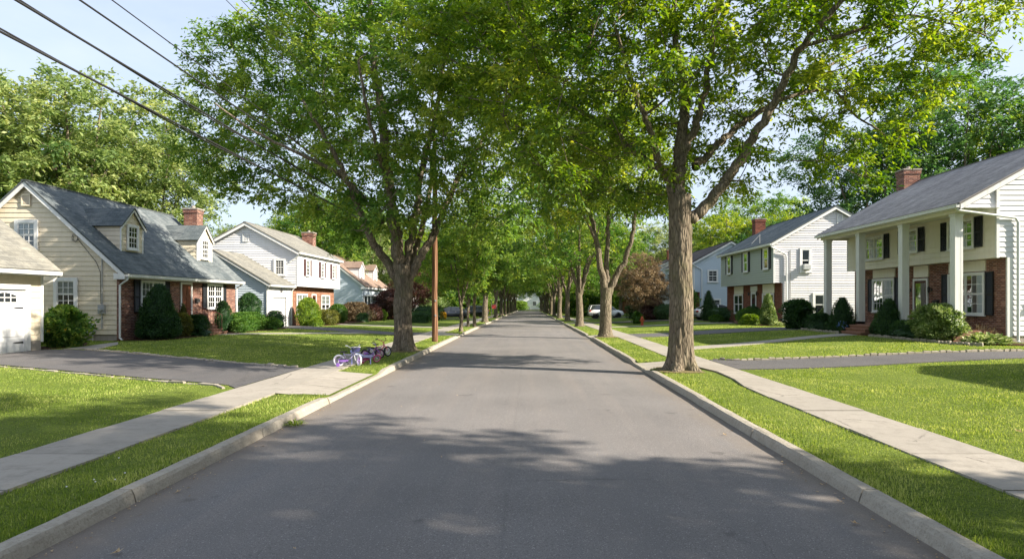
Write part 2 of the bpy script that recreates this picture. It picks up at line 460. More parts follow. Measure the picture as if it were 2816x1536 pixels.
def grid_sheet(name, xs, ys, zf, mat, label=None):
    mb = MB()
    nx = len(xs)
    for y in ys:
        for x in xs: mb.v.append((x, y, zf(x, y)))
    for j in range(len(ys) - 1):
        for i in range(nx - 1):
            a = j * nx + i
            mb.f.append((a, a + 1, a + nx + 1, a + nx)); mb.uv.append([(0, 0)] * 4); mb.m.append(0)
    o = mb.build(name, mat, None, True); tag(o, label, kind='structure'); return o

def span(a, b, s):
    n = max(1, int(round((b - a) / s))); return [a + (b - a) * i / n for i in range(n + 1)]
ys = sorted(set(span(-24, 60, 1.0) + [12.88, 12.91, 16.89, 16.92, 17.88, 17.91, 19.99, 20.02, 35.18, 35.21, 38.39, 38.42, 33.38, 33.41, 36.39, 36.42])) + span(60, 140, 4)[1:] + span(140, 460, 16)[1:]
xs = [-260, -180, -120, -80, -60] + span(-50, -16, 2.0) + span(-15, -6.4, .8) + [-6.3, -5.25, -5.15, -4.6, -4.22, -4.12, -4.11] + \
     [3.46, 3.47, 3.56, 4.1, 4.7, 4.8, 5.75, 5.85] + span(6.5, 16, .8) + span(18, 50, 2.0) + [60, 80, 120, 180, 260]
def zl(x, y):
    for x0, x1, y0, y1 in ((-5.3, -4.12, 12.9, 16.9), (-5.3, -4.12, 35.2, 38.4), (3.45, 4.85, 17.9, 20.0), (3.45, 4.85, 33.4, 36.4), (3.45, 4.85, 58, 61)):
        if x0 < x < x1 and y0 - .01 < y < y1 + .01: return g(x, y) - .25
    if -4.115 < x < 3.465 and y < 232: return g0(y) - .3
    if -4.23 < x < 3.57 and y < 232: return g(x, y) - .02
    z = g(x, y) + .022 * (noise.noise(Vector((x * .5, y * .5, 0))))
    if -6.32 < x < -5.2 or 4.75 < x < 5.8: z = g(x, y) - .012
    for x0, x1, y0, y1 in ((-5.3, -4.0, 12.9, 16.9), (-5.3, -4.0, 35.2, 38.4), (3.45, 4.85, 17.9, 20.0), (3.45, 4.85, 33.4, 36.4), (3.45, 4.85, 58, 61)):
        if x0 < x < x1 and y0 - .01 < y < y1 + .01: z = g(x, y) - .16
    return z
grid_sheet('ground', xs, ys, zl, M['lawn'])
def zr(x, y): return g0(y) + .035 * (1 - ((x + .26) / 3.6) ** 2) - .02
grid_sheet('road', [-3.99, -3.5, -2.8, -1.8, -.8, -.26, .3, 1.3, 2.3, 2.9, 3.35], [y for y in ys if y < 232], zr, M['asphalt'])
grid_sheet('cross_road', [-90, -40, -10, 10, 40, 90], [233, 236, 240], lambda x, y: g0(y) + .16, M['asphalt'])

def kerb(xin, xout, dips):
    """kerb stones along the road with open joints; xin is the road side"""
    s = 1 if xout > xin else -1
    mb = MB(); rr = random.Random(3)
    y = -12.0
    while y < 230:
        L = 3.05 if y < 60 else 6.1
        n = 10 if y < 40 else 3
        dz = rr.uniform(-.008, .008); dx = rr.uniform(-.008, .008)
        rings = []
        for i in range(n + 1):
            yy = y + .012 + (L - .024) * i / n
            low = 0.0
            for a, b in dips:
                low = max(low, sm((yy - a + .7) / .7) * sm((b + .7 - yy) / .7))
            h = .108 - .068 * low + dz
            b0 = g0(yy)
            w = lambda k, a=.012: a * noise.noise(Vector((k * 7.1, yy * 2.3, s * 5.0)))
            e = .02 + .012 * abs(noise.noise(Vector((1.7, yy * 4.0, s))))
            prof = [(xin - s * .03 + w(1), -.06), (xin + s * .005 + w(2), h - e - .02 + w(3)), (xin + s * .028 + w(4), h - .004 + w(5)),
                    (xin + s * .09, h + w(6, .006)), (xout + w(7) + dx, h - .004 + w(8, .006)), (xout + w(9), -.1)]
            rings.append([(px + dx, yy, b0 + pz) for px, pz in prof])
        base = len(mb.v)
        for r_ in rings: mb.v += r_
        k = len(rings[0])
        for i in range(n):
            for j in range(k - 1):
                a = base + i * k + j
                mb.f.append((a, a + 1, a + k + 1, a + k)); mb.uv.append([(0, 0)] * 4); mb.m.append(0)
        for i in (0, n):
            mb.f.append(tuple(base + i * k + j for j in range(k))); mb.uv.append([(0, 0)] * k); mb.m.append(0)
        y += L
    tag(mb.build('kerb', M['kerb'], None, False), kind='structure')
kerb(-3.97, -4.14, [(12.9, 16.9), (35.2, 38.4), (66, 69)])
kerb(3.34, 3.51, [(17.9, 20.0), (33.4, 36.4), (58, 61), (77, 80)])

def drape(A, B, n, m_, dz, gap=None):
    """points of a strip between polyline A and polyline B, laid over the ground"""
    def at(P, t):
        L = [0]
        for i in range(1, len(P)): L.append(L[-1] + math.dist(P[i - 1], P[i]))
        d = t * L[-1]
        for i in range(1, len(P)):
            if d <= L[i] + 1e-9:
                f = (d - L[i - 1]) / (L[i] - L[i - 1]); return (P[i - 1][0] + (P[i][0] - P[i - 1][0]) * f, P[i - 1][1] + (P[i][1] - P[i - 1][1]) * f)
        return P[-1]
    rows = []
    for i in range(n + 1):
        a = at(A, i / n); b = at(B, i / n)
        rows.append([(a[0] + (b[0] - a[0]) * j / m_, a[1] + (b[1] - a[1]) * j / m_) for j in range(m_ + 1)])
    return rows
def strip(name, A, B, mat, dz=.03, step=.6, m_=4, kind='structure', nograss=True, mb=None, skirt=.08):
    L = sum(math.dist(A[i - 1], A[i]) for i in range(1, len(A)))
    n = max(2, int(L / step))
    rows = drape(A, B, n, m_, dz)
    own = mb is None
    mb = mb or MB(); k = m_ + 3; base = len(mb.v)
    for r_ in rows:
        v = [(x, y, g(x, y) + dz) for x, y in r_]
        mb.v += [(v[0][0], v[0][1], v[0][2] - skirt)] + v + [(v[-1][0], v[-1][1], v[-1][2] - skirt)]
    for i in range(n):
        for j in range(k - 1):
            a = base + i * k + j
            mb.f.append((a, a + 1, a + k + 1, a + k)); mb.uv.append([(0, 0)] * 4); mb.m.append(0)
    if nograss: NOGRASS.append(list(A) + list(reversed(B)))
    if own:
        o = mb.build(name, mat, None, False)
        if kind: tag(o, kind=kind)
        return o

# sidewalks: slabs with joints
def walk(fl, fr):
    mb = MB(); rr = random.Random(5); y = -12.0
    while y < 228:
        L = 1.52 if y < 60 else 6.08
        t = rr.uniform(-.006, .006); t2 = rr.uniform(-.006, .006)
        e = .013; q = [(fl(y + e), y + e), (fr(y + e), y + e), (fr(y + L - e), y + L - e), (fl(y + L - e), y + L - e)]
        top = [(a, b, g(a, b) + .022 + (t if k < 2 else t2)) for k, (a, b) in enumerate(q)]
        bot = [(a, b, c - .1) for a, b, c in top]
        mb.hexa(bot, top)
        y += L
    tag(mb.build('sidewalk', M['walk']), kind='structure')
    P = span(-12, 228, 2)
    NOGRASS.append([(fl(y), y) for y in P] + [(fr(y), y) for y in reversed(P)])
walk(lambda y: -6.35, lambda y: -5.22)
walk(lambda y: 4.74 + .38 * math.exp(-((y - 16.3) / 1.7) ** 2), lambda y: 5.8)

# driveway aprons (concrete) and driveways
def apron(x0, x1, y0, y1, skew=0.0):
    mb = MB(); n = 3
    for i in range(n):
        a = y0 + (y1 - y0) * i / n + .007; b = y0 + (y1 - y0) * (i + 1) / n - .007
        strip('x', [(x0, a), (x0, b)], [(x1, a), (x1, b)], None, mb=mb, dz=.0, step=.7, nograss=False)
    for i, (x, y, z) in enumerate(mb.v):          # slope down to the road
        e = abs(x) - (4.15 if x < 0 else 3.51); w = (1.06 if x < 0 else 1.23)
        t = max(0, min(1, e / w)); mb.v[i] = (x, y, z - .062 * (1 - t) + .024 * t)
    o = mb.build('driveway_apron', M['walk']); tag(o, kind='structure')
    NOGRASS.append([(x0, y0), (x1, y0), (x1, y1), (x0, y1)])
apron(-5.21, -4.15, 12.85, 16.95); apron(-5.21, -4.15, 35.2, 38.4); apron(3.50, 4.73, 17.9, 20.0); apron(3.50, 4.73, 33.4, 36.4)
apron(3.50, 4.73, 58, 61)
# the verge is level; cut it away under the aprons by keeping them a little proud
strip('driveway', [(-6.37, 13.6), (-6.9, 14.25), (-14.5, 17.1), (-17.3, 18.2)], [(-6.37, 17.75), (-6.9, 17.9), (-16.0, 22.2), (-17.3, 22.3)], M['asphalt2'], .028)
strip('driveway', [(5.82, 17.4), (9, 17.45), (14, 17.7), (30, 18.2)], [(5.82, 20.2), (6.6, 19.8), (14, 19.75), (30, 20.6)], M['asphalt2'], .028)
strip('driveway', [(-6.37, 35.0), (-8, 35.6), (-17.4, 42.2)], [(-6.37, 38.6), (-8, 38.4), (-17.4, 46.0)], M['asphalt2'], .028)
strip('driveway', [(5.82, 33.2), (16, 35.6), (27, 37.2)], [(5.82, 36.6), (16, 39.2), (27, 41.2)], M['asphalt2'], .028)
strip('driveway', [(5.82, 58), (22, 58)], [(5.82, 61.5), (22, 61.5)], M['asphalt2'], .028)
strip('driveway', [(5.82, 76), (16, 76)], [(5.82, 80), (16, 80)], M['asphalt2'], .028)
strip('driveway', [(-6.37, 75), (-16, 76)], [(-6.37, 79), (-16, 80)], M['asphalt2'], .028)
# garden paths
strip('path', [(5.82, 24.4), (11, 27.0), (15.6, 29.6)], [(5.82, 25.6), (11, 28.1), (15.6, 31.0)], M['walk'], .026)
strip('path', [(5.82, 47.6), (16.3, 48.6)], [(5.82, 48.7), (16.3, 49.8)], M['walk'], .026)
strip('path', [(-16.1, 32.4), (-13.5, 34), (-11, 35.6), (-9.3, 36.4)], [(-16.1, 33.6), (-13.5, 35.2), (-11.2, 36.9), (-9.6, 37.6)], M['walk'], .026)
strip('path', [(-16.8, 22.5), (-17.4, 26.5)], [(-15.6, 22.6), (-16.4, 25.0)], M['walk'], .024)
strip('path', [(-16.6, 49.5), (-12, 47.6), (-6.37, 47.2)], [(-16.6, 50.7), (-12, 48.8), (-6.37, 48.4)], M['walk'], .026)
# planting beds
def bed(name, A, B): strip(name, A, B, M['mulch'], .035, .5, 3)
bed('planting_bed', [(-18.1, 27.3), (-18.1, 32.1)], [(-16.3, 27.6), (-16.1, 32.1)])
bed('planting_bed', [(-18.1, 33.9), (-18.1, 41.3)], [(-15.9, 33.9), (-15.8, 41.3)])
bed('planting_bed', [(-18.4, 22.4), (-18.4, 26.2)], [(-17.3, 22.4), (-17.4, 24.6)])
bed('planting_bed', [(-17.5, 46.3), (-17.5, 57)], [(-15.2, 45.6), (-14.6, 57)])
bed('planting_bed', [(18.5, 22.4), (18.5, 28.9)], [(15.9, 22.8), (15.7, 28.9)])
bed('planting_bed', [(18.5, 31.2), (18.5, 35.3)], [(15.6, 31.2), (15.6, 35.3)])
bed('planting_bed', [(17.7, 42.0), (17.7, 48.2)], [(15.6, 42.0), (15.7, 48.2)])
bed('planting_bed', [(17.7, 50.2), (17.7, 56)], [(15.6, 50.2), (15.6, 56)])

def cobbles(path, label, w=.11, L=.24, h=.055, seed=1, group='rows of cobblestones edging the driveways'):
    """a row of rough granite blocks set along a line"""
    rr = random.Random(seed); mb = MB()
    d = [0]
    for i in range(1, len(path)): d.append(d[-1] + math.dist(path[i - 1], path[i]))
    t = 0
    while t < d[-1] - L:
        def at(s):
            for i in range(1, len(path)):
                if s <= d[i] + 1e-6:
                    f = (s - d[i - 1]) / (d[i] - d[i - 1]); return Vector((path[i - 1][0] + (path[i][0] - path[i - 1][0]) * f, path[i - 1][1] + (path[i][1] - path[i - 1][1]) * f, 0))
            return Vector((*path[-1], 0))
        l = L * rr.uniform(.75, 1.15)
        a = at(t + .012); b = at(t + l - .012); dr = (b - a).normalized(); nn = Vector((-dr.y, dr.x, 0)) * w / 2
        z = g(a.x, a.y); jz = rr.uniform(-.02, .02)
        j = lambda: Vector((rr.uniform(-.014, .014), rr.uniform(-.014, .014), 0))
        p = [a - nn + j(), b - nn + j(), b + nn + j(), a + nn + j()]
        c = (p[0] + p[2]) / 2
        lo = [(q.x, q.y, z - .1) for q in p]; mid = [(q.x, q.y, z + h * .72 + jz) for q in p]
        top = [((q.x * .8 + c.x * .2), (q.y * .8 + c.y * .2), z + h + jz + rr.uniform(-.01, .01)) for q in p]
        mb.hexa(lo, mid); mb.hexa(mid, top)
        t += l
    th = mb.build('cobblestone_edging', M['stone']); tag(th, label, 'stone edging', group)
cobbles([(-6.6, 13.55), (-7.05, 14.1), (-14.6, 16.95), (-17.3, 18.05)], 'low cobblestone edging between near left lawn and the black driveway', w=.08, h=.03, L=.55, seed=2)
cobbles([(-6.6, 17.85), (-7.0, 18.02), (-15.9, 22.3)], 'cobblestone edging between black driveway and the beige house lawn', seed=3, h=.07)
cobbles([(5.95, 20.25), (6.6, 19.92), (14, 19.87), (30, 20.72)], 'cobblestone edging on far side of the right driveway', seed=4, h=.08, w=.09)
cobbles([(16.2, 22.3), (15.75, 23.4), (15.6, 28.8)], 'thin stone border of the flower bed below white columns', w=.07, h=.12, seed=5, group='stone borders')
cobbles([(15.45, 31.2), (15.4, 35.4), (16.5, 35.9)], 'thin stone border of far bed beside brick steps', w=.07, h=.12, seed=6, group='stone borders')
# ---------------------------------------------------------------- house parts
def window(parent, F, u0, u1, v0, v1, sash='double', shutters=None, blind=.5, lites=(3, 2), far=False, trimw=.09, label=None, sill=True):
    """double-hung sash window standing proud of the wall; units: 1 or 2 side by side"""
    units = 2 if sash == 'pair' else 1; F = outf(F)
    mb = MB(); t = trimw; n0, n1 = .0, .065
    mb.lbox(F, u0, u0 + t, v0, v1, n0, n1); mb.lbox(F, u1 - t, u1, v0, v1, n0, n1)
    mb.lbox(F, u0 + t, u1 - t, v1 - t, v1, n0, n1 - .002); mb.lbox(F, u0 + t, u1 - t, v0, v0 + t * .7, n0, n1 - .002)
    if sill: mb.lbox(F, u0 - .04, u1 + .04, v0 - .045, v0 - .001, n0, n1 + .04)
    w = mb.build('window', M['trim'], parent)
    if label: w['label'] = label
    iu0, iu1, iv0, iv1 = u0 + t, u1 - t, v0 + t * .7, v1 - t
    sb = MB(); gb = MB(); bb = MB(); ib = MB()
    W = (iu1 - iu0) / units
    for k in range(units):
        a = iu0 + k * W + (.03 if k else 0); b = iu0 + (k + 1) * W - (.03 if k < units - 1 else 0)
        if k: sb.lbox(F, a - .06, a, iv0, iv1, .005, .055)
        vm = (iv0 + iv1) / 2; r = .035
        for (c, d, q) in ((iv0, vm, .022), (vm, iv1, .034)):
            sb.lbox(F, a, a + r, c, d, q - .012, q + .01); sb.lbox(F, b - r, b, c, d, q - .012, q + .01)
            sb.lbox(F, a + r, b - r, c, c + r, q - .012, q + .009); sb.lbox(F, a + r, b - r, d - r, d, q - .012, q + .009)
            if not far or True:
                for i in range(1, lites[0]):
                    u = a + r + (b - a - 2 * r) * i / lites[0]; sb.lbox(F, u - .014, u + .014, c + r, d - r, q - .004, q + .006)
                for i in range(1, lites[1]):
                    v = c + r + (d - c - 2 * r) * i / lites[1]; sb.lbox(F, a + r, b - r, v - .013, v + .013, q - .003, q + .005)
            gb.quad(F.p(a + r, c + r, q - .006), F.p(b - r, c + r, q - .006), F.p(b - r, d - r, q - .006), F.p(a + r, d - r, q - .006))
        ib.lbox(F, a, b, iv0, iv1, -.0, .003)  # flat dark panel on the wall; the room's shade is painted
        if blind:
            bb.lbox(F, a + .01, b - .01, iv1 - (iv1 - iv0) * blind, iv1, .004, .008)
    sb.build('sash', M['trim'], w)
    if far: gb.build('pane', M['dglass'], w)
    else:
        gb.build('pane', M['glass'], w); ib.build('room_shade_panel', M['interior'], w)
        if blind: bb.build('blind', M['curtain'], w)
    if shutters:
        sw = (shutters if isinstance(shutters, float) else .36)
        for side in (0, 1):
            a = u0 - .03 - sw if side == 0 else u1 + .03; b = a + sw
            s = MB(); s.lbox(F, a, a + .05, v0, v1, 0, .045); s.lbox(F, b - .05, b, v0, v1, 0, .045)
            vm = (v0 + v1) / 2 - .05
            for c, d in ((v0, v0 + .07), (vm, vm + .07), (v1 - .07, v1)): s.lbox(F, a + .05, b - .05, c, d, 0, .043)
            for c0, c1 in ((v0 + .07, vm), (vm + .07, v1 - .07)):
                k = c0
                while k < c1 - .01:
                    e = min(k + .05, c1)
                    s.poly([F.p(a + .05, k, .036), F.p(b - .05, k, .036), F.p(b - .05, e, .016), F.p(a + .05, e, .016)]); k += .05
            s.build('shutter', HM['shutter'], parent)
    return w
HM = {'shutter': M['shutter']}

def roof_slab(mb, pe0, pe1, pr1, pr0, th=.07):
    """eave start, eave end, ridge end, ridge start"""
    pe0, pe1, pr1, pr0 = [Vector(p) for p in (pe0, pe1, pr1, pr0)]
    nn = (pe1 - pe0).cross(pr0 - pe0).normalized()
    if nn.z < 0: nn = -nn
    d = nn * th
    U = (pe1 - pe0).normalized(); V = (nn.cross(U)); 
    if V.z < 0: V = -V
    uv = [((p - pe0).dot(U), (p - pe0).dot(V)) for p in (pe0, pe1, pr1, pr0)]
    mb.poly([p + d for p in (pe0, pe1, pr1, pr0)], uv)
    mb.poly([pe0, pe1, pr1, pr0], uv)
    P = [pe0, pe1, pr1, pr0]
    for k in range(4):
        l = (k + 1) % 4
        mb.poly([P[k], P[l], P[l] + d, P[k] + d], [(0, 0), (.01, 0), (.01, .01), (0, .01)])

def gutter(parent, s, a, y0, y1, z, leader=None, ret=.3, down_a=None, down_z=.3):
    mb = MB()
    mb.box(min(s * a, s * (a - .12)), max(s * a, s * (a - .12)), y0, y1, z - .12, z - .005)
    mb.box(min(s * (a - .13), s * (a - .105)), max(s * (a - .13), s * (a - .105)), y0, y1, z - .015, z + .008)
    mb.build('gutter', M['gutter'], parent)
    if leader is not None:
        y, ay, wall_a, ywall, zb = leader
        d = MB(); x = s * (ay - .06)
        d.tube([(x, y, z - .1), (x, y, z - .2), (s * (wall_a - .06), ywall, z - .62), (s * (wall_a - .06), ywall, zb + .15), (s * (wall_a - .06) - s * .12, ywall, zb + .05)], .042, 8)
        d.build('downspout', M['gutter'], parent)

def chimney(parent, x0, x1, y0, y1, zb, zt, mat='brick', cap=True):
    mb = MB()
    Fx = Frame((0, y0, 0), (1, 0, 0), (0, -1, 0)); mb.lbox(Fx, x0, x1, zb, zt, -(y1 - y0), 0)
    mb.lbox(Frame((0, y0 - .04, 0), (1, 0, 0), (0, -1, 0)), x0 - .04, x1 + .04, zt - .22, zt - .03, -(y1 - y0) - .08, 0)
    c = mb.build('chimney', M[mat], parent)
    k = MB(); k.box(x0 - .07, x1 + .07, y0 - .07, y1 + .07, zt, zt + .07)
    xm, ym = (x0 + x1) / 2, (y0 + y1) / 2
    k.lathe((xm, ym, zt + .07), [(.11, 0), (.11, .16), (.09, .18)], 10)
    k.build('chimney_cap', M['found'], c)
    return c

def door(parent, F, u0, u1, v0, v1, mat, storm=False):
    mb = MB(); t = .1; F = outf(F, .02)
    mb.lbox(F, u0 - t, u0, v0, v1 + t, 0, .06); mb.lbox(F, u1, u1 + t, v0, v1 + t, 0, .06); mb.lbox(F, u0, u1, v1, v1 + t, 0, .058)
    mb.lbox(F, u0 - t, u1 + t, v0 - .05, v0, 0, .09)
    fr = mb.build('door_frame', M['trim'], parent)
    d = MB(); d.lbox(F, u0, u1, v0, v1, 0, .02)
    h = v1 - v0
    for c, e in ((.08, .36), (.42, .66), (.72, .93)):
        for (a, b) in ((.12, .46), (.54, .88)):
            d.lbox(F, u0 + (u1 - u0) * a, u0 + (u1 - u0) * b, v0 + h * c, v0 + h * e, .02, .032)
    dd = d.build('door', mat, parent)
    k = MB(); k.lathe(F.p(u0 + .09, v0 + h * .46, .05), [(.0, -.03), (.03, -.02), (.035, 0), (.03, .02), (0, .03)], 8); k.build('door_knob', M['chrome'], dd)
    if storm:
        g_ = MB(); g_.lbox(F, u0 + .1, u1 - .1, v0 + .2, v1 - .12, .036, .04); g_.build('storm_glass', M['glass'], dd)
    return dd

def lantern(parent, F, u, v):
    m = MB(); P = F.p
    m.lbox(F, u - .04, u + .04, v - .08, v + .08, 0, .03); m.lbox(F, u - .012, u + .012, v + .04, v + .06, .03, .12)
    m.lathe(P(u, v - .14, .14), [(.03, 0), (.05, .02), (.06, .2), (.07, .21), (.02, .28), (.0, .32)], 8)
    m.build('wall_lantern', M['dark_metal'], parent)

def meter(parent, F, u, v, top, bottom):
    m = MB(); m.lbox(F, u - .14, u + .14, v - .2, v + .2, 0.02, .14)
    c = F.p(u, v - .02, .14)
    ax = 'y' if abs(F.N.y) > .5 else 'x'; sg = F.N.y if ax == 'y' else F.N.x
    m.lathe(c, [(.09, 0), (.09, sg * .05), (.085, sg * .09), (.05, sg * .1)], 14, ax)
    mm = m.build('electric_meter', M['grey_metal'], parent)
    p = MB(); p.tube([F.p(u, v + .2, .06), F.p(u, top, .06)], .022, 6); p.tube([F.p(u, v - .2, .06), F.p(u, bottom, .06)], .025, 6)
    p.build('conduit', M['grey_metal'], mm)

def outlet_coil(parent, F, u, v):
    """coiled service cable at the wall head"""
    m = MB(); rr = random.Random(4)
    for q in range(3):
        r0 = .13 + q * .03; pts = []
        for i in range(15):
            a = i / 14 * 2 * math.pi; pts.append(F.p(u + r0 * math.cos(a) * .7, v + r0 * math.sin(a) + rr.uniform(-.02, .02), .06 + q * .02))
        m.tube(pts, .008, 5)
    m.build('cable_coil', M['dark_metal'], parent)

def louvre_vent(parent, F, u0, u1, v0, v1):
    m = MB(); F = outf(F)
    for a, b, c, d in ((u0, u0 + .05, v0, v1), (u1 - .05, u1, v0, v1), (u0 + .05, u1 - .05, v0, v0 + .05), (u0 + .05, u1 - .05, v1 - .05, v1)): m.lbox(F, a, b, c, d, 0, .05)
    k = v0 + .05
    while k < v1 - .06:
        m.poly([F.p(u0 + .05, k, .042), F.p(u1 - .05, k, .042), F.p(u1 - .05, k + .05, .01), F.p(u0 + .05, k + .05, .01)]); k += .055
    m.build('gable_vent', HM['vent'], parent)

def rakes(mb, s, Y, ae, ze, ar, zr, back, zb, w=.2):
    """sloping white boards along a gable"""
    for (a0, z0_, a1, z1_) in ((ae, ze, ar, zr), (back, zb, ar, zr)):
        p = [(s * a0, Y, z0_ - w), (s * a1, Y, z1_ - w), (s * a1, Y, z1_), (s * a0, Y, z0_)]
        q = [(x, y + .035, z) for x, y, z in p]
        mb.hexa(p, q)

def steps(parent, s, a0, a1, y0, y1, zb, zt, n, mat='brickpave'):
    mb = MB()
    for i in range(n):
        aa = a0 + (a1 - a0) * i / n * .62
        zz = zb + (zt - zb) * (i + 1) / n
        z_lo = zb - .2
        mb.box(min(s * aa, s * a1), max(s * aa, s * a1), y0 + i * .002, y1 - i * .002, z_lo, zz - .05)
        mb.box(min(s * (aa - .03), s * a1), max(s * (aa - .03), s * a1), y0 - .03 + i * .002, y1 + .03 - i * .002, zz - .05, zz)
    mb.build('front_steps', M[mat], parent)

def mailbox_wall(parent, F, u, v):
    m = MB(); m.lbox(F, u - .17, u + .17, v - .09, v + .06, .01, .13)
    P = F.p; m.poly([P(u - .18, v + .06, .0), P(u + .18, v + .06, 0), P(u + .18, v + .13, .0), P(u - .18, v + .13, 0)])
    m.hexa([P(u - .18, v + .061, 0), P(u + .18, v + .061, 0), P(u + .18, v + .061, .15), P(u - .18, v + .061, .15)],
           [P(u - .18, v + .14, 0), P(u + .18, v + .14, 0), P(u + .18, v + .075, .15), P(u - .18, v + .075, .15)])
    m.tube([P(u - .1, v - .12, .07), P(u - .1, v - .16, .12), P(u + .1, v - .16, .12), P(u + .1, v - .12, .07)], .008, 5)
    m.build('mailbox', M['dark_metal'], parent)

# ---------------------------------------------------------------- colonial with overhanging upper floor
def colonial(label, s, Y0, Y1, ab, aw, ae, ar, z1, ze, zr, front, gable, brick, roof, expo=.19, expo_f=.2, group='houses along the street', detail=2):
    zb = g(s * ab, Y0) - .0
    th = thing('house', label, 'house', (s * ab, (Y0 + Y1) / 2, zb), group)
    back = 2 * ar - ae; bw = back - .35; zf = zb + .28
    pitch = (zr - ze) / (ar - ae)
    zwall = lambda a: ze + (min(a, 2 * ar - a) - ae) * pitch - .03
    Fn = Frame((0, Y0, 0), (s, 0, 0), (0, -1, 0)); Ff = Frame((0, Y1, 0), (s, 0, 0), (0, 1, 0))
    Fw = Frame((s * aw, 0, 0), (0, 1, 0), (-s, 0, 0)); Fb = Frame((s * ab, 0, 0), (0, 1, 0), (-s, 0, 0)); Fk = Frame((s * bw, 0, 0), (0, 1, 0), (s, 0, 0))
    # foundation
    mb = MB(); mb.box(min(s * ab, s * bw) + .02, max(s * ab, s * bw) - .02, Y0 + .02, Y1 - .02, zb - 1.0, zf); mb.build('foundation', M['found'], th)
    # gable walls
    mb = MB()
    lo = [(ab, zf), (bw, zf), (bw, z1), (ab, z1)]; up = [(aw, z1), (bw, z1), (bw, zwall(bw)), (ar, zwall(ar)), (aw, zwall(aw))]
    siding(mb, Fn, lo, expo); siding(mb, Fn, up, expo)
    flat(mb, Ff, lo); flat(mb, Ff, up); flat(mb, Fk, [(Y0, zf), (Y1, zf), (Y1, zwall(bw)), (Y0, zwall(bw))])
    mb.build('wall', gable, th)
    mb = MB(); siding(mb, Fw, [(Y0, z1 - .02), (Y1, z1 - .02), (Y1, zwall(aw) + .02), (Y0, zwall(aw) + .02)], expo_f)
    mb.quad((s * aw, Y0, z1 - .02), (s * aw, Y1, z1 - .02), (s * ab, Y1, z1 - .02), (s * ab, Y0, z1 - .02))
    mb.build('front_wall', front, th)
    mb = MB(); flat(mb, Fb, [(Y0, zb - .3), (Y1, zb - .3), (Y1, z1 - .03), (Y0, z1 - .03)])
    mb.lbox(Fn, ab - .002, ab + .1, zb - .3, z1 - .03, -.1, .035)
    mb.build('brick_wall', brick, th)
    # trim
    mb = MB()
    for (yy, sg) in ((Y0, -1), (Y1, 1)):
        mb.box(min(s * (aw - .03), s * (aw + .08)), max(s * (aw - .03), s * (aw + .08)), yy - .04, yy + .04, z1 - .03, zwall(aw))
    mb.box(min(s * (bw), s * (bw + .04)), max(s * bw, s * (bw + .04)), Y0 - .04, Y0 + .06, zf, zwall(bw))
    rakes(mb, s, Y0 - .30, ae, ze, ar, zr, back, ze); rakes(mb, s, Y1 + .27, ae, ze, ar, zr, back, ze)
    # soffit + frieze
    mb.quad((s * ae, Y0 - .28, ze - .13), (s * ae, Y1 + .28, ze - .13), (s * aw, Y1 + .28, ze - .13), (s * aw, Y0 - .28, ze - .13))
    mb.box(min(s * (ae - .0), s * (ae + .03)), max(s * ae, s * (ae + .03)), Y0 - .29, Y1 + .29, ze - .16, ze - .005)
    mb.build('trim', M['trim'], th)
    # rake soffit
    r = MB()
    roof_slab(r, (s * (ae - .04), Y0 - .33, ze), (s * (ae - .04), Y1 + .33, ze), (s * ar, Y1 + .33, zr), (s * ar, Y0 - .33, zr))
    roof_slab(r, (s * (back + .04), Y0 - .33, ze), (s * (back + .04), Y1 + .33, ze), (s * ar, Y1 + .33, zr), (s * ar, Y0 - .33, zr))
    r.box(s * ar - .1, s * ar + .1, Y0 - .335, Y1 + .335, zr + .03, zr + .085)
    r.build('roof', roof, th)
    return th, dict(zb=zb, zf=zf, Fn=Fn, Fw=Fw, Fb=Fb, zwall=zwall, back=back, bw=bw, pitch=pitch)

# ---- right: columned white house
HM['vent'] = M['trim']
th, d = colonial('white columned two storey house with brick ground floor nearest on the right', 1, 24.2, 35.5, 18.5, 18.1, 16.5, 21.9, 3.72, 5.72, 8.70,
                 M['cream2'], M['white_siding'], M['brick'], M['roof_grey'], .2, .235)
Fw, Fb, Fn, zb = d['Fw'], d['Fb'], d['Fn'], d['zb']
for (a, b) in ((25.35, 26.95), (31.8, 33.5)):
    window(th, Fw, a, b, 4.18, 5.42, 'pair', .42, .55, (2, 2))
window(th, Fw, 29.0, 30.1, 4.3, 5.42, 'double', .42, .5, (2, 2))
for q in ((25.3, 27.5, 3.24), (28.9, 30.0, 3.14), (31.55, 33.55, 3.24)): mb = MB(); mb.lbox(Fb, q[0], q[1], q[2], 3.68, 0, .05); mb.build('cream_panel', M['cream2'], th)
window(th, Fb, 25.3, 27.5, 1.45, 3.2, 'pair', .42, .9, (3, 2))
window(th, Fb, 31.55, 33.55, 1.45, 3.2, 'pair', .42, .9, (3, 2))
door(th, Fb, 29.02, 29.92, .95, 2.98, M['door_dark'], True)
lantern(th, Fb, 28.72, 2.55); lantern(th, Fb, 30.3, 2.55); mailbox_wall(th, Fb, 28.35, 1.95)
mb = MB()
mb.box(16.55, 18.45, 24.4, 35.4, zb - .3, .88); mb.build('porch_floor', M['brickpave'], th)
steps(th, 1, 15.55, 16.54, 29.3, 31.1, g(15.5, 30), .86, 3)
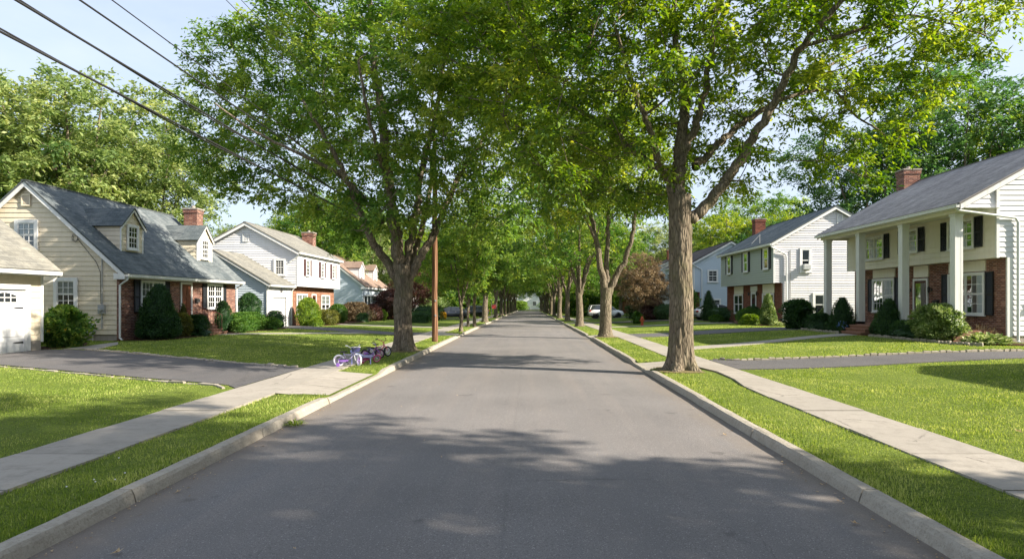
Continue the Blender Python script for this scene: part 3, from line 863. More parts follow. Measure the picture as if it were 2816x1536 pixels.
for y in (24.55, 28.0, 31.65, 35.1):
    m = MB(); x = 16.78; w = .15; zt = 5.44
    m.box(x - w, x + w, y - w, y + w, .88, zt)
    for q in (-1, 1):
        m.box(x - w - .012, x + w + .012, y - w - .012, y + w + .012, .881, 1.0)
    for q in (0, 1, 2):   # raised corner strips
        pass
    for dx_, dy_ in ((-1, -1), (1, -1), (-1, 1), (1, 1)):
        m.box(x + dx_ * (w - .035) - .04, x + dx_ * (w - .035) + .04, y + dy_ * (w - .035) - .04, y + dy_ * (w - .035) + .04, 1.001, zt - .1)
    m.box(x - w - .035, x + w + .035, y - w - .035, y + w + .035, zt - .099, zt - .02)
    m.build('column', M['trim'], th)
mb = MB(); mb.box(16.56, 17.0, 24.22, 35.48, 5.44, 5.58); mb.box(17.0, 18.1, 24.22, 24.32, 5.44, 5.62); mb.box(17.0, 18.1, 35.38, 35.48, 5.44, 5.62); mb.build('porch_beam', M['cream2'], th)
mb = MB(); Fg_ = Frame((0, 24.24, 0), (1, 0, 0), (0, -1, 0)); siding(mb, Fg_, [(16.62, 5.6), (18.12, 5.6), (18.12, d['zwall'](18.12) - .02), (16.62, d['zwall'](16.62) - .02)], .2); mb.build('porch_gable_wall', M['white_siding'], th)
gutter(th, 1, 16.46, 23.9, 35.8, 5.72)
m = MB(); m.tube([(16.4, 24.02, 5.6), (16.45, 23.98, 5.5), (18.75, 24.1, 5.22), (18.85, 24.1, 5.05), (18.85, 24.1, .5), (18.8, 23.95, .42)], .05, 8); m.build('downspout', M['gutter'], th)
mb = MB(); mb.box(18.47, 18.66, 24.14, 24.22, .5, 3.7); mb.build('corner_board', M['trim'], th)
meter(th, Fn, 19.6, 1.9, 4.9, .8); outlet_coil(th, Fn, 19.72, 5.05)
m = MB(); m.tube([Fn.p(19.55, .5, .05), Fn.p(19.62, .62, .12), Fn.p(19.85, .62, .12), Fn.p(19.85, .78, .1)], .02, 6); m.build('hose_pipe', M['grey_metal'], th)
chimney(th, 21.0, 21.9, 35.0, 35.75, 7.0, 9.35)

# ---- right: second house, sage front
th, d = colonial('two storey house with sage green front and white clapboard side, middle right', 1, 43.8, 55.7, 17.66, 17.15, 16.9, 21.4, 3.33, 6.05, 8.62,
                 M['sage'], M['pink_white'], M['brick_plain'], M['roof_blue'], .165, .165)
Fw, Fb, Fn = d['Fw'], d['Fb'], d['Fn']
for c in (45.1, 49.3, 53.4): window(th, Fw, c - .52, c + .52, 4.32, 5.86, 'double', .34, .4, (1, 1), trimw=.11)
for q in ((44.9, 47.1), (51.4, 53.6)): mb = MB(); mb.lbox(Fb, q[0], q[1], 2.62, 3.28, 0, .06); mb.build('cream_panel', M['cream2'], th)
window(th, Fb, 44.9, 47.1, 1.0, 2.6, 'pair', None, .4, (1, 1)); window(th, Fb, 51.4, 53.6, 1.0, 2.6, 'pair', None, .4, (1, 1))
door(th, Fb, 48.55, 49.45, .62, 2.7, M['door_white'], True); mb = MB(); mb.lbox(Fb, 48.3, 49.7, 2.82, 3.2, 0, .06); mb.build('door_head', M['trim'], th)
lantern(th, Fb, 48.15, 2.6); lantern(th, Fb, 49.9, 2.6); steps(th, 1, 16.4, 17.64, 48.2, 49.9, g(16.5, 49), .6, 2)
window(th, Fn, 18.95, 19.75, 4.05, 5.75, 'double', None, .55, (1, 1), trimw=.15)
m = MB(); m.lbox(Fn, 19.13, 19.58, 4.22, 4.6, .0, .42)
for k in range(5): m.lbox(Fn, 19.11, 19.6, 4.26 + k * .065, 4.285 + k * .065, .05, .44)
m.build('window_air_conditioner', M['gutter'], th)
window(th, Fn, 19.85, 20.75, 1.0, 2.6, 'double', None, .5, (1, 1), trimw=.15)
louvre_vent(th, Fn, 21.55, 21.95, 7.45, 8.1)
gutter(th, 1, 16.88, 43.5, 56.0, 6.05)
m = MB(); m.tube([(16.85, 43.6, 5.92), (16.9, 43.55, 5.8), (17.95, 43.68, 5.3), (18.0, 43.68, 5.1), (18.0, 43.68, .35)], .055, 8); m.build('downspout', M['gutter'], th)
meter(th, Fn, 18.3, 1.35, 5.6, .4)
m = MB(); m.tube([(17.2, 46.6, 6.3), (17.2, 46.6, 7.0)], .03, 6); m.tube([(17.2, 46.6, 6.95), (16.6, 46.6, 6.3)], .02, 6); m.build('service_mast', M['grey_metal'], th)
chimney(th, 20.0, 20.9, 55.2, 56.0, 6.5, 9.25, 'brick_plain')

# ---- right: third (blue-grey) and fourth (white)
th, d = colonial('blue grey two storey house seen just right of the big trunk', 1, 64.8, 78.2, 17.6, 17.1, 16.9, 20.9, 3.0, 6.0, 8.2, M['steel_blue'], M['steel_blue'], M['brick_plain'], M['roof_dark'], .2, .2)
Fn, Fw, Fb = d['Fn'], d['Fw'], d['Fb']
window(th, Fn, 18.5, 19.6, 4.0, 5.3, 'double', None, .4, (2, 2), True, .13); window(th, Fn, 18.5, 19.9, .9, 2.3, 'double', None, .4, (2, 2), True, .13)
for c in (66.6, 71.5, 76): window(th, Fw, c - .5, c + .5, 4.0, 5.4, 'double', .35, .4, (1, 1), True)
gutter(th, 1, 16.88, 64.4, 78.6, 6.0)
m = MB(); m.tube([(16.8, 64.6, 5.9), (17.9, 64.68, 5.3), (17.9, 64.68, .2)], .06, 8); m.build('downspout', M['gutter'], th)
th, d = colonial('white two storey house with brown roof behind the bronze maple', 1, 85.5, 97, 17.6, 17.1, 16.9, 21.2, 2.8, 6.5, 8.4, M['white_siding'], M['white_siding'], M['brick_plain'], M['roof_dark'], .2, .2)
window(th, d['Fn'], 18.4, 19.4, 3.9, 5.2, 'double', None, .4, (2, 2), True, .13); chimney(th, 20.0, 20.9, 90, 90.8, 7, 9.4, 'brick_plain')
th, d = colonial('white house beyond the white and brown roofed house, far right side', 1, 106, 118, 17.6, 17.1, 16.9, 21.2, 2.5, 5.8, 8.1, M['white_siding'], M['white_siding'], M['brick_plain'], M['roof_grey'], .2, .2)
window(th, d['Fn'], 18.4, 19.4, 3.9, 5.2, 'double', None, .4, (2, 2), True, .13)
# neighbour beside the viewer on the right: out of frame, its shadow lies on the lawn
th, d = colonial('white two storey neighbour beside the near right lawn', 1, 1.5, 12.6, 20.0, 19.6, 18.3, 23.4, 3.4, 5.7, 8.5, M['white_siding'], M['white_siding'], M['brick'], M['roof_grey'], .2, .2)

# ---- left: second house (white with garage wing)
HM['vent'] = M['trim']; HM['shutter'] = M['shutter_red']
th, d = colonial('white two storey house with an attached one car garage, left side', -1, 46.1, 56.2, 17.5, 17.0, 16.85, 20.8, 3.15, 5.62, 7.77, M['white_siding'], M['white_siding'], M['brick_orange'], M['roof_tan'], .17, .14)
Fn, Fw, Fb, zb = d['Fn'], d['Fw'], d['Fb'], d['zb']
for c in (48.0, 51.4, 54.3): window(th, Fw, c - .42, c + .42, 3.95, 5.2, 'double', .36, .4, (2, 2))
window(th, Fn, 17.9, 18.75, 3.92, 5.15, 'double', None, .0, (3, 3), trimw=.13)
louvre_vent(th, Fn, 20.6, 21.05, 6.4, 7.0)
window(th, Fb, 47.0, 49.3, 1.0, 2.6, 'pair', None, .5, (2, 2)); window(th, Fb, 52.6, 54.8, 1.0, 2.55, 'pair', None, .5, (1, 2))
door(th, Fb, 50.4, 51.3, .5, 2.5, M['door_wood'], True); lantern(th, Fb, 50.0, 2.2)
gutter(th, -1, 16.83, 45.8, 56.5, 5.62)
m = MB(); m.tube([(-16.8, 45.95, 5.5), (-17.6, 46.02, 4.9)], .045, 8); m.build('downspout', M['gutter'], th)
chimney(th, -20.0, -19.05, 55.2, 56.0, 5.8, 8.05)
# wing
wa, wY0, wY1, wz, waR, wzR, wae = 17.5, 41.9, 46.09, g(-17.5, 42), 21.1, 5.45, 17.25
Fg = Frame((-wa, 0, 0), (0, 1, 0), (1, 0, 0)); Fs = Frame((0, wY0, 0), (-1, 0, 0), (0, -1, 0))
ze_ = 3.13; pit = (wzR - ze_) / (waR - wae); zw = lambda a: ze_ + (min(a, 2 * waR - a) - wae) * pit - .03
mb = MB(); siding(mb, Fs, [(wa, wz), (24.6, wz), (24.6, zw(24.6)), (waR, zw(waR)), (wa, zw(wa))], .155); rw = MB(); flat(rw, Frame((0, wY1, 0), (-1, 0, 0), (0, 1, 0)), [(18, 3.1), (24.6, 3.1), (24.6, zw(24.6)), (waR, zw(waR))])
mb.build('side_wall', M['steel_blue'], th); rw.build('rear_wall', M['steel_blue'], th)
mb = MB()
for q in ([(wY0, wz), (wY0 + .75, wz), (wY0 + .75, zw(wa)), (wY0, zw(wa))], [(wY1 - .95, wz), (wY1, wz), (wY1, zw(wa)), (wY1 - .95, zw(wa))], [(wY0 + .75, 2.3), (wY1 - .95, 2.3), (wY1 - .95, zw(wa)), (wY0 + .75, zw(wa))]): siding(mb, Fg, q, .12)
mb.build('garage_front_wall', M['white_siding'], th)
mb = MB(); mb.lbox(Fg, wY0 + .65, wY0 + .75, wz, 2.4, 0, .05); mb.lbox(Fg, wY1 - .95, wY1 - .85, wz, 2.4, 0, .05); mb.lbox(Fg, wY0 + .75, wY1 - .95, 2.3, 2.4, 0, .048); mb.lbox(Fs, wa - .03, wa + .09, wz, zw(wa), -.06, .035)
rakes(mb, -1, wY0 - .25, wae, ze_, waR, wzR, 2 * waR - wae, ze_, .16); mb.box(-wae - .001, -wae + .03, wY0 - .24, wY1, ze_ - .15, ze_)
mb.build('garage_trim', M['trim'], th)
mb = MB()
Fd = Frame((-wa - .1, 0, 0), (0, 1, 0), (1, 0, 0)); hh = (2.3 - wz) / 5
for k in range(5):
    mb.lbox(Fd, wY0 + .75, wY1 - .95, wz + k * hh + .008, wz + (k + 1) * hh, 0, .04)
    for q in range(3):
        w_ = (wY1 - wY0 - 1.7) / 3; mb.lbox(Fd, wY0 + .75 + q * w_ + .1, wY0 + .75 + (q + 1) * w_ - .1, wz + k * hh + .08, wz + (k + 1) * hh - .07, .04, .052)
mb.build('garage_door', M['door_white'], th)
r = MB(); roof_slab(r, (-wae + .04, wY0 - .28, ze_), (-wae + .04, wY1 - .002, ze_), (-waR, wY1 - .002, wzR), (-waR, wY0 - .28, wzR)); roof_slab(r, (-(2 * waR - wae), wY0 - .28, ze_), (-(2 * waR - wae), wY1 - .002, ze_), (-waR, wY1 - .002, wzR), (-waR, wY0 - .28, wzR)); r.build('garage_roof', M['roof_tan'], th)
gutter(th, -1, wae - .02, wY0 - .25, wY1 - .02, ze_); lantern(th, Fg, 44.0, 2.75)
m = MB(); m.tube([(-wae, wY0 - .15, ze_ - .1), (-wa, wY0 - .06, ze_ - .4), (-wa, wY0 - .06, .25)], .045, 8); m.build('downspout', M['gutter'], th)
m = MB(); m.tube([(-wae + .05, wY1 - .1, ze_ - .1), (-wa + .08, wY1 - .1, ze_ - .4), (-wa + .08, wY1 - .1, .25)], .045, 8); m.build('downspout', M['gutter'], th)
HM['shutter'] = M['shutter']

# ---------------------------------------------------------------- one and a half storey cape houses
def cape(label, s, Y0, Y1, af, ae, ar, ze, zr, wall, front, roof, expo, dormers, dm, group='houses along the street'):
    zb = g(s * af, Y0) - .02; zf = zb + .3
    th = thing('house', label, 'house', (s * af, (Y0 + Y1) / 2, zb), group)
    back = 2 * ar - ae; bw = back - .35; pitch = (zr - ze) / (ar - ae)
    zwall = lambda a: ze + (min(a, 2 * ar - a) - ae) * pitch - .04
    Fn = Frame((0, Y0, 0), (s, 0, 0), (0, -1, 0)); Fb = Frame((s * af, 0, 0), (0, 1, 0), (-s, 0, 0))
    mb = MB(); mb.box(min(s * af, s * bw) + .03, max(s * af, s * bw) - .03, Y0 + .03, Y1 - .03, zb - 1, zf); mb.build('foundation', M['found'], th)
    mb = MB(); P = [(af, zf), (bw, zf), (bw, zwall(bw)), (ar, zwall(ar)), (af, zwall(af))]
    siding(mb, Fn, P, expo); flat(mb, Frame((0, Y1, 0), (s, 0, 0), (0, 1, 0)), P); flat(mb, Frame((s * bw, 0, 0), (0, 1, 0), (s, 0, 0)), [(Y0, zf), (Y1, zf), (Y1, zwall(bw)), (Y0, zwall(bw))])
    mb.build('wall', wall, th)
    mb = MB(); flat(mb, Fb, [(Y0, zb - .3), (Y1, zb - .3), (Y1, zwall(af)), (Y0, zwall(af))]); mb.lbox(Fn, af - .002, af + .1, zb - .3, zwall(af) - .02, -.1, .03)
    mb.build('front_wall', front, th)
    mb = MB(); rakes(mb, s, Y0 - .22, ae, ze, ar, zr, back, ze, .22); rakes(mb, s, Y1 + .19, ae, ze, ar, zr, back, ze, .22)
    mb.quad((s * ae, Y0 - .2, ze - .15), (s * ae, Y1 + .2, ze - .15), (s * af, Y1 + .2, ze - .15), (s * af, Y0 - .2, ze - .15))
    mb.box(min(s * ae, s * (ae + .03)), max(s * ae, s * (ae + .03)), Y0 - .21, Y1 + .21, ze - .18, ze - .005)
    P_ = [(s * (ae - .02), Y0 - .225, ze - .22), (s * (af + .12), Y0 - .225, ze - .22), (s * (af + .12), Y0 - .225, ze + .05), (s * (ae - .02), Y0 - .225, ze - .02)]
    mb.hexa(P_, [(x, y + .2, z) for x, y, z in P_])
    mb.build('trim', M['trim'], th)
    r = MB()
    for (a0,) in ((ae - .04,), (back + .04,)):
        roof_slab(r, (s * a0, Y0 - .25, ze), (s * a0, Y1 + .25, ze), (s * ar, Y1 + .25, zr), (s * ar, Y0 - .25, zr))
    r.box(s * ar - .1, s * ar + .1, Y0 - .255, Y1 + .255, zr + .03, zr + .09)
    rf = r.build('roof', roof, th)
    for (y0, y1, ad, zbot, zd, zap) in dormers:
        Fd = Frame((s * ad, 0, 0), (0, 1, 0), (-s, 0, 0)); ym = (y0 + y1) / 2
        aroof = lambda z: ae + (z - ze) / pitch
        mb = MB(); siding(mb, Fd, [(y0, zbot - .05), (y1, zbot - .05), (y1, zd), (ym, zap - .06), (y0, zd)], expo)
        for yy, ny in ((y0, -1), (y1, 1)):
            Fs_ = Frame((0, yy, 0), (s, 0, 0), (0, ny, 0))
            siding(mb, Fs_, [(ad, zbot - .1), (ad + .01, zbot - .1), (aroof(zd) + .1, zd), (ad, zd)], expo)
        dw = mb.build('dormer', dm, th)
        mb = MB()
        for yy in (y0, y1): mb.lbox(Fd, yy - .035, yy + .035, zbot - .05, zd, 0, .045)
        ov = .14; e0 = zd - .03
        for sg, ye in ((-1, y0 - .1), (1, y1 + .1)):
            p = [Fd.p(ye, e0 - .12, ov), Fd.p(ym, zap - .12, ov), Fd.p(ym, zap, ov), Fd.p(ye, e0, ov)]; q = [Fd.p(ye, e0 - .12, ov - .04), Fd.p(ym, zap - .12, ov - .04), Fd.p(ym, zap, ov - .04), Fd.p(ye, e0, ov - .04)]
            mb.hexa(p, q)
        mb.build('dormer_trim', M['trim'], dw)
        r = MB()
        for ye in (y0 - .13, y1 + .13):
            roof_slab(r, (s * (ad - ov - .03), ye, e0 - .02), (s * (aroof(e0) + .15), ye, e0 - .02), (s * (aroof(zap) + .15), ym, zap), (s * (ad - ov - .03), ym, zap), .05)
        r.build('dormer_roof', roof, dw)
        window(dw, Fd, ym - .42, ym + .42, zbot + .17, zd + .12, 'double', None, .0, (3, 2), trimw=.1)
    return th, dict(zb=zb, zf=zf, Fn=Fn, Fb=Fb, back=back, zwall=zwall)

HM['vent'] = M['cream']
th, d = cape('beige sided house with two roof dormers and brick front, left side', -1, 27.6, 38.5, 18.05, 17.7, 22.1, 3.2, 7.25, M['cream'], M['brick'], M['roof_blue'], .215,
             [(28.86, 30.47, 18.83, 4.28, 5.5, 6.38), (35.5, 37.1, 18.83, 4.28, 5.5, 6.38)], M['cream'])
Fn, Fb, zb = d['Fn'], d['Fb'], d['zb']
window(th, Fn, 21.6, 22.62, 4.3, 5.6, 'double', None, .5, (3, 2), trimw=.15); window(th, Fn, 19.85, 20.9, 1.65, 3.05, 'double', None, .5, (3, 2), trimw=.15)
louvre_vent(th, Fn, 21.93, 22.33, 6.2, 6.72)
window(th, Fb, 29.0, 30.9, 1.5, 3.0, 'pair', .42, .6, (3, 2)); window(th, Fb, 35.0, 36.75, 1.6, 3.0, 'pair', .42, .0, (3, 2))
door(th, Fb, 32.45, 33.35, .85, 2.9, M['door_wood']); mailbox_wall(th, Fb, 33.95, 2.05)
steps(th, -1, 16.35, 18.03, 32.1, 33.9, g(-16.4, 33), .83, 4)
m = MB()
for y in (32.15, 33.85):
    pts = [(-16.6, y, .4), (-16.6, y, 1.3), (-17.95, y, 1.78)]
    m.tube(pts, .018, 6); m.tube([(-16.6, y, .62), (-17.95, y, 1.0)], .014, 5)
    for k in range(1, 10): x = -16.6 - 1.35 * k / 9; zz = .62 + .38 * k / 9; m.tube([(x, y, zz), (x, y, zz + .72)], .008, 5)
m.build('handrail', M['rust_rail'], th)
gutter(th, -1, 17.66, 27.4, 38.72, 3.2)
m = MB(); m.tube([(-17.62, 27.55, 3.1), (-17.65, 27.5, 2.95), (-17.98, 27.52, 2.72), (-17.98, 27.52, .4), (-17.8, 27.4, .33)], .045, 8); m.build('downspout', M['gutter'], th)
m = MB(); m.tube([(-17.62, 38.6, 3.1), (-18.0, 38.58, 2.8), (-18, 38.58, .3)], .045, 8); m.build('downspout', M['gutter'], th)
meter(th, Fn, 18.78, 1.66, 3.9, .8)
m = MB(); m.tube([Fn.p(18.84, 1.9, .05), Fn.p(18.86, 3.3, .05), Fn.p(19.05, 3.75, .05), Fn.p(19.85, 4.75, .06)], .012, 5); m.build('service_cable', M['dark_metal'], th)
outlet_coil(th, Fn, 19.95, 4.8)
m = MB(); m.lbox(Fn, 19.05, 19.42, .62, .92, .06, .26)
m.tube([Fn.p(19.1, .92, .16), Fn.p(19.1, 1.0, .16), Fn.p(19.35, 1.0, .16), Fn.p(19.35, .92, .16)], .02, 6); m.tube([Fn.p(19.42, .8, .16), Fn.p(19.55, .8, .16), Fn.p(19.55, .9, .1)], .02, 6); m.tube([Fn.p(19.12, .2, .16), Fn.p(19.12, .62, .16)], .02, 6)
m.lathe(Fn.p(19.25, .86, .26), [(.07, 0), (.07, -.03), (.03, -.04)], 12, 'y'); m.build('gas_meter', M['grey_metal'], th)
m = MB(); m.lbox(Fn, 20.0, 20.45, .3, .52, -.02, .03); m.build('basement_window', M['dark_metal'], th)
chimney(th, -20.95, -20.15, 38.0, 38.7, 3, 7.6)

th, d = cape('pale blue house with faded red roof, third on the left', -1, 66.8, 78, 17.75, 17.4, 21.8, 3.55, 7.1, M['steel_blue'], M['steel_blue'], M['roof_pink'], .2,
             [(68.3, 70.2, 18.5, 4.5, 5.7, 6.4), (74.4, 76.2, 18.5, 4.5, 5.7, 6.4)], M['white_siding'])
mb = MB(); Fb = d['Fb']
mb.box(-17.74, -16.9, 67.2, 69.6, .0, 1.1); mb.box(-17.74, -16.75, 67.1, 69.7, 2.6, 2.75); mb.build('bay_window', M['white_siding'], th)
mb = MB()
for k in range(5): mb.box(-16.96, -16.9, 67.2 + k * .58, 67.3 + k * .58, 1.1, 2.6)
for k in range(3): mb.box(-17.7 + k * .35, -17.62 + k * .35, 67.2, 67.26, 1.1, 2.6)
mb.build('bay_mullions', M['trim'], th)
mb = MB(); mb.box(-17.5, -16.93, 67.23, 69.57, 1.1, 2.6); mb.build('bay_glass', M['dglass'], th)
window(th, Fb, 73.5, 75.5, 1.2, 2.6, 'pair', .4, .4, (1, 1), True)
th, d = cape('white house half hidden behind the brown utility pole, fourth on the left', -1, 90, 101, 17.75, 17.4, 21.8, 3.2, 7.0, M['white_siding'], M['white_siding'], M['roof_grey'], .2,
             [(91.5, 93.3, 18.5, 4.2, 5.4, 6.2), (97, 98.8, 18.5, 4.2, 5.4, 6.2)], M['white_siding'])
window(th, d['Fn'], 19, 20.2, .8, 2.4, 'double', None, .4, (2, 2), True, .13); window(th, d['Fb'], 94, 96, .8, 2.4, 'pair', None, .4, (2, 2), True)
th, d = cape('white house closing the far end of the street', 1, 262, 276, -9, -9.4, 1.5, 2.6, 7.6, M['white_siding'], M['white_siding'], M['roof_grey'], .25, [], M['white_siding'])
window(th, d['Fn'], -3, -1.2, .2, 2.2, 'double', None, .4, (2, 2), True, .2); window(th, d['Fn'], 1.5, 3.3, .2, 2.2, 'double', None, .4, (2, 2), True, .2)

# ---- near left garage
HM['vent'] = M['trim']
def near_garage():
    af, Y0, Y1, ae, ar, ze, zr, bw = 17.4, 15.0, 22.3, 16.93, 21.4, 3.05, 6.85, 25.4
    zb = g(-af, 20); s = -1
    th = thing('garage', 'beige garage with white panel door at left edge of view', 'garage', (-af, 19, zb))
    zw = lambda a: ze + (min(a, 2 * ar - a) - ae) * (zr - ze) / (ar - ae) - .04
    Fg = Frame((-af, 0, 0), (0, 1, 0), (1, 0, 0)); pd0, pd1, pz = 18.4, 21.62, 2.42
    mb = MB()
    for q in ([(Y0, zb + .2), (pd0 - .15, zb + .2), (pd0 - .15, zw(af)), (Y0, zw(af))], [(pd1 + .15, zb + .35), (Y1, zb + .35), (Y1, zw(af)), (pd1 + .15, zw(af))], [(pd0 - .15, pz + .15), (pd1 + .15, pz + .15), (pd1 + .15, zw(af)), (pd0 - .15, zw(af))]): siding(mb, Fg, q, .215)
    P = [(af, zb), (bw, zb), (bw, zw(bw)), (ar, zw(ar)), (af, zw(af))]; o_ = .04
    siding(mb, Frame((0, Y1, 0), (-1, 0, 0), (0, 1, 0)), P, .215); siding(mb, Frame((0, Y0, 0), (-1, 0, 0), (0, -1, 0)), P, .215)
    flat(mb, Frame((-bw, 0, 0), (0, 1, 0), (-1, 0, 0)), [(Y0, zb), (Y1, zb), (Y1, zw(bw)), (Y0, zw(bw))])
    mb.build('wall', M['cream'], th)
    mb = MB(); mb.lbox(Fg, pd1 + .16, Y1 - .005, zb - .3, zb + .35, -.05, .005); mb.build('foundation', M['found'], th); mb = MB(); mb.lbox(Fg, Y0, pd0 - .16, zb - .3, zb + .2, -.05, .005); mb.build('foundation', M['found'], th)
    mb = MB(); mb.lbox(Fg, pd0 - .17, pd0, zb, pz + .16, -.12, .06); mb.lbox(Fg, pd1, pd1 + .17, zb, pz + .16, -.12, .06); mb.lbox(Fg, pd0, pd1, pz, pz + .16, -.12, .058)
    mb.lbox(Fg, Y1 - .02, Y1 + .08, zb + .3, zw(af), 0, .045)
    rakes(mb, -1, Y1 + .25, ae, ze, ar, zr, 2 * ar - ae, ze, .2); rakes(mb, -1, Y0 - .25, ae, ze, ar, zr, 2 * ar - ae, ze, .2)
    mb.quad((-ae, Y0 - .2, ze - .13), (-ae, Y1 + .2, ze - .13), (-af, Y1 + .2, ze - .13), (-af, Y0 - .2, ze - .13)); mb.box(-ae - .03, -ae, Y0 - .2, Y1 + .28, ze - .16, ze)
    mb.build('trim', M['trim'], th)
    # sectional door with arched lights and strap hinges
    Fd = Frame((-af - .08, 0, 0), (0, 1, 0), (1, 0, 0)); hh = (pz - zb) / 4; D = MB()
    for k in range(4):
        D.lbox(Fd, pd0, pd1, zb + k * hh + .006, zb + (k + 1) * hh - .004, 0, .04)
        if k < 3:
            for q in range(4):
                w_ = (pd1 - pd0) / 4; D.lbox(Fd, pd0 + q * w_ + .09, pd0 + (q + 1) * w_ - .09, zb + k * hh + .07, zb + (k + 1) * hh - .07, .04, .05)
    dd = D.build('garage_door', M['door_white'], th)
    Bm = MB()
    for c in ((pd0 + (pd1 - pd0) * .25), (pd0 + (pd1 - pd0) * .75)):
        W = MB()
        for r_ in (0, 1):
            for q in range(4):
                u0 = c - .5 + q * .25 + .02; u1 = u0 + .21
                arch = lambda u: .30 - .12 * ((u - c) / .5) ** 2 if r_ else .14
                v0 = pz - hh + .1 + r_ * .17
                if r_: W.poly([Fd.p(u0, v0, .043), Fd.p(u1, v0, .043), Fd.p(u1, pz - hh + .1 + arch(u1) + .02, .043), Fd.p(u0, pz - hh + .1 + arch(u0) + .02, .043)])
                else: W.poly([Fd.p(u0, v0, .043), Fd.p(u1, v0, .043), Fd.p(u1, v0 + .14, .043), Fd.p(u0, v0 + .14, .043)])
        W.build('door_window', M['dglass'], dd)
    for u, sg in ((pd0 + .05, 1), (pd1 - .05, -1)):
        for v in (zb + .33, pz - hh - .1):
            a, b = sorted((u, u + sg * .45)); Bm.poly([Fd.p(u, v - .035, .056), Fd.p(u + sg * .3, v - .025, .056), Fd.p(u + sg * .45, v, .056), Fd.p(u + sg * .3, v + .025, .056), Fd.p(u, v + .035, .056)])
            Bm.lbox(Fd, min(u, u + sg * .3), max(u, u + sg * .3), v - .02, v + .02, .041, .055)
    Bm.build('strap_hinge', M['dark_metal'], dd)
    r = MB()
    for a0 in (ae - .04, 2 * ar - ae + .04): roof_slab(r, (-a0, Y0 - .28, ze), (-a0, Y1 + .28, ze), (-ar, Y1 + .28, zr), (-ar, Y0 - .28, zr))
    r.build('roof', M['roof_tan'], th)
    gutter(th, -1, ae, Y0 - .2, Y1 + .26, ze)
    m = MB(); m.tube([(-ae + .03, Y1 + .15, ze - .1), (-ae - .1, Y1 + .12, ze - .3), (-af - .2, Y1 + .08, ze - .5)], .045, 8); m.build('downspout', M['gutter'], th)
near_garage()
# ---------------------------------------------------------------- foliage
def leaf_mesh(name, P, D, Nn, L, W, tint, mat, fold=.25):
    """P base points, D directions, Nn normals (arrays); one folded leaf each"""
    n = len(P)
    S = np.cross(D, Nn); S /= (np.linalg.norm(S, axis=1, keepdims=True) + 1e-9)
    Nn = np.cross(S, D)
    L = L[:, None]; W = W[:, None]
    mid = P + D * L * .45 - Nn * L * .05
    v = np.empty((n, 4, 3))
    v[:, 0] = P; v[:, 1] = mid + S * W * .5 + Nn * W * fold; v[:, 2] = P + D * L - Nn * L * .12; v[:, 3] = mid - S * W * .5 + Nn * W * fold
    me = bpy.data.meshes.new(name)
    me.vertices.add(4 * n); me.vertices.foreach_set('co', v.reshape(-1).astype(np.float32))
    me.loops.add(4 * n); me.loops.foreach_set('vertex_index', np.arange(4 * n, dtype=np.int32))
    me.polygons.add(n); me.polygons.foreach_set('loop_start', np.arange(0, 4 * n, 4, dtype=np.int32))
    try: me.polygons.foreach_set('loop_total', np.full(n, 4, dtype=np.int32))
    except Exception: pass
    me.update(calc_edges=True)
    a = me.attributes.new('tint', 'FLOAT', 'POINT'); a.data.foreach_set('value', np.repeat(tint, 4).astype(np.float32))
    me.materials.append(mat)
    return me

def rnd_dirs(rg, n):
    d = rg.normal(size=(n, 3)); return d / (np.linalg.norm(d, axis=1, keepdims=True) + 1e-9)
def unit(a): return a / (np.linalg.norm(a, axis=-1, keepdims=True) + 1e-9)

def add_mesh(name, me, parent, loc=None):
    o = bpy.data.objects.new(name, me); COL.objects.link(o)
    if parent is not None: o.parent = parent
    if loc is not None: o.location = loc
    return o

def sprays(rg, C, centre, size, twigs, per, ll, lw, droop=.35, flat_=.55, tint_by=None):
    """leaves for clumps at C: several twigs each, leaves on both sides"""
    nC = len(C)
    out = unit(C - centre)
    A = np.repeat(C, twigs, 0); O = np.repeat(out, twigs, 0); n = len(A)
    d = rnd_dirs(rg, n); d[:, 2] *= flat_
    d = unit(unit(d) + O * .45 + np.array([0, 0, .1]))
    A = A + rg.normal(size=(n, 3)) * size * .28 * np.array([1, 1, .7])
    L = size * rg.uniform(.55, 1.1, n)
    t = np.tile(np.linspace(.08, 1.0, per), n)
    A2 = np.repeat(A, per, 0); d2 = np.repeat(d, per, 0); L2 = np.repeat(L, per)
    P = A2 + d2 * (t * L2)[:, None]; P[:, 2] -= droop * (t ** 2) * L2 * .6
    m = len(P)
    P += rg.normal(size=(m, 3)) * ll * .35
    side = np.cross(d2, np.array([0, 0, 1.0])); side = unit(side + 1e-6)
    sg = np.where(np.arange(m) % 2 == 0, 1.0, -1.0)[:, None]
    D = unit(d2 * .55 + side * sg * .8 + rg.normal(size=(m, 3)) * .38 + np.array([0, 0, -.28]))
    N = unit(np.array([0, 0, 1.0]) + rg.normal(size=(m, 3)) * .5)
    ct = rg.normal(.5, .12, nC)
    tint = np.repeat(np.repeat(ct, twigs), per) + np.repeat(rg.normal(0, .07, n), per) + rg.normal(0, .11, m)
    if tint_by is not None: tint = tint + tint_by(P)
    return P, D, N, ll * rg.uniform(.55, 1.4, m), lw * rg.uniform(.6, 1.35, m), np.clip(tint, 0, 1)

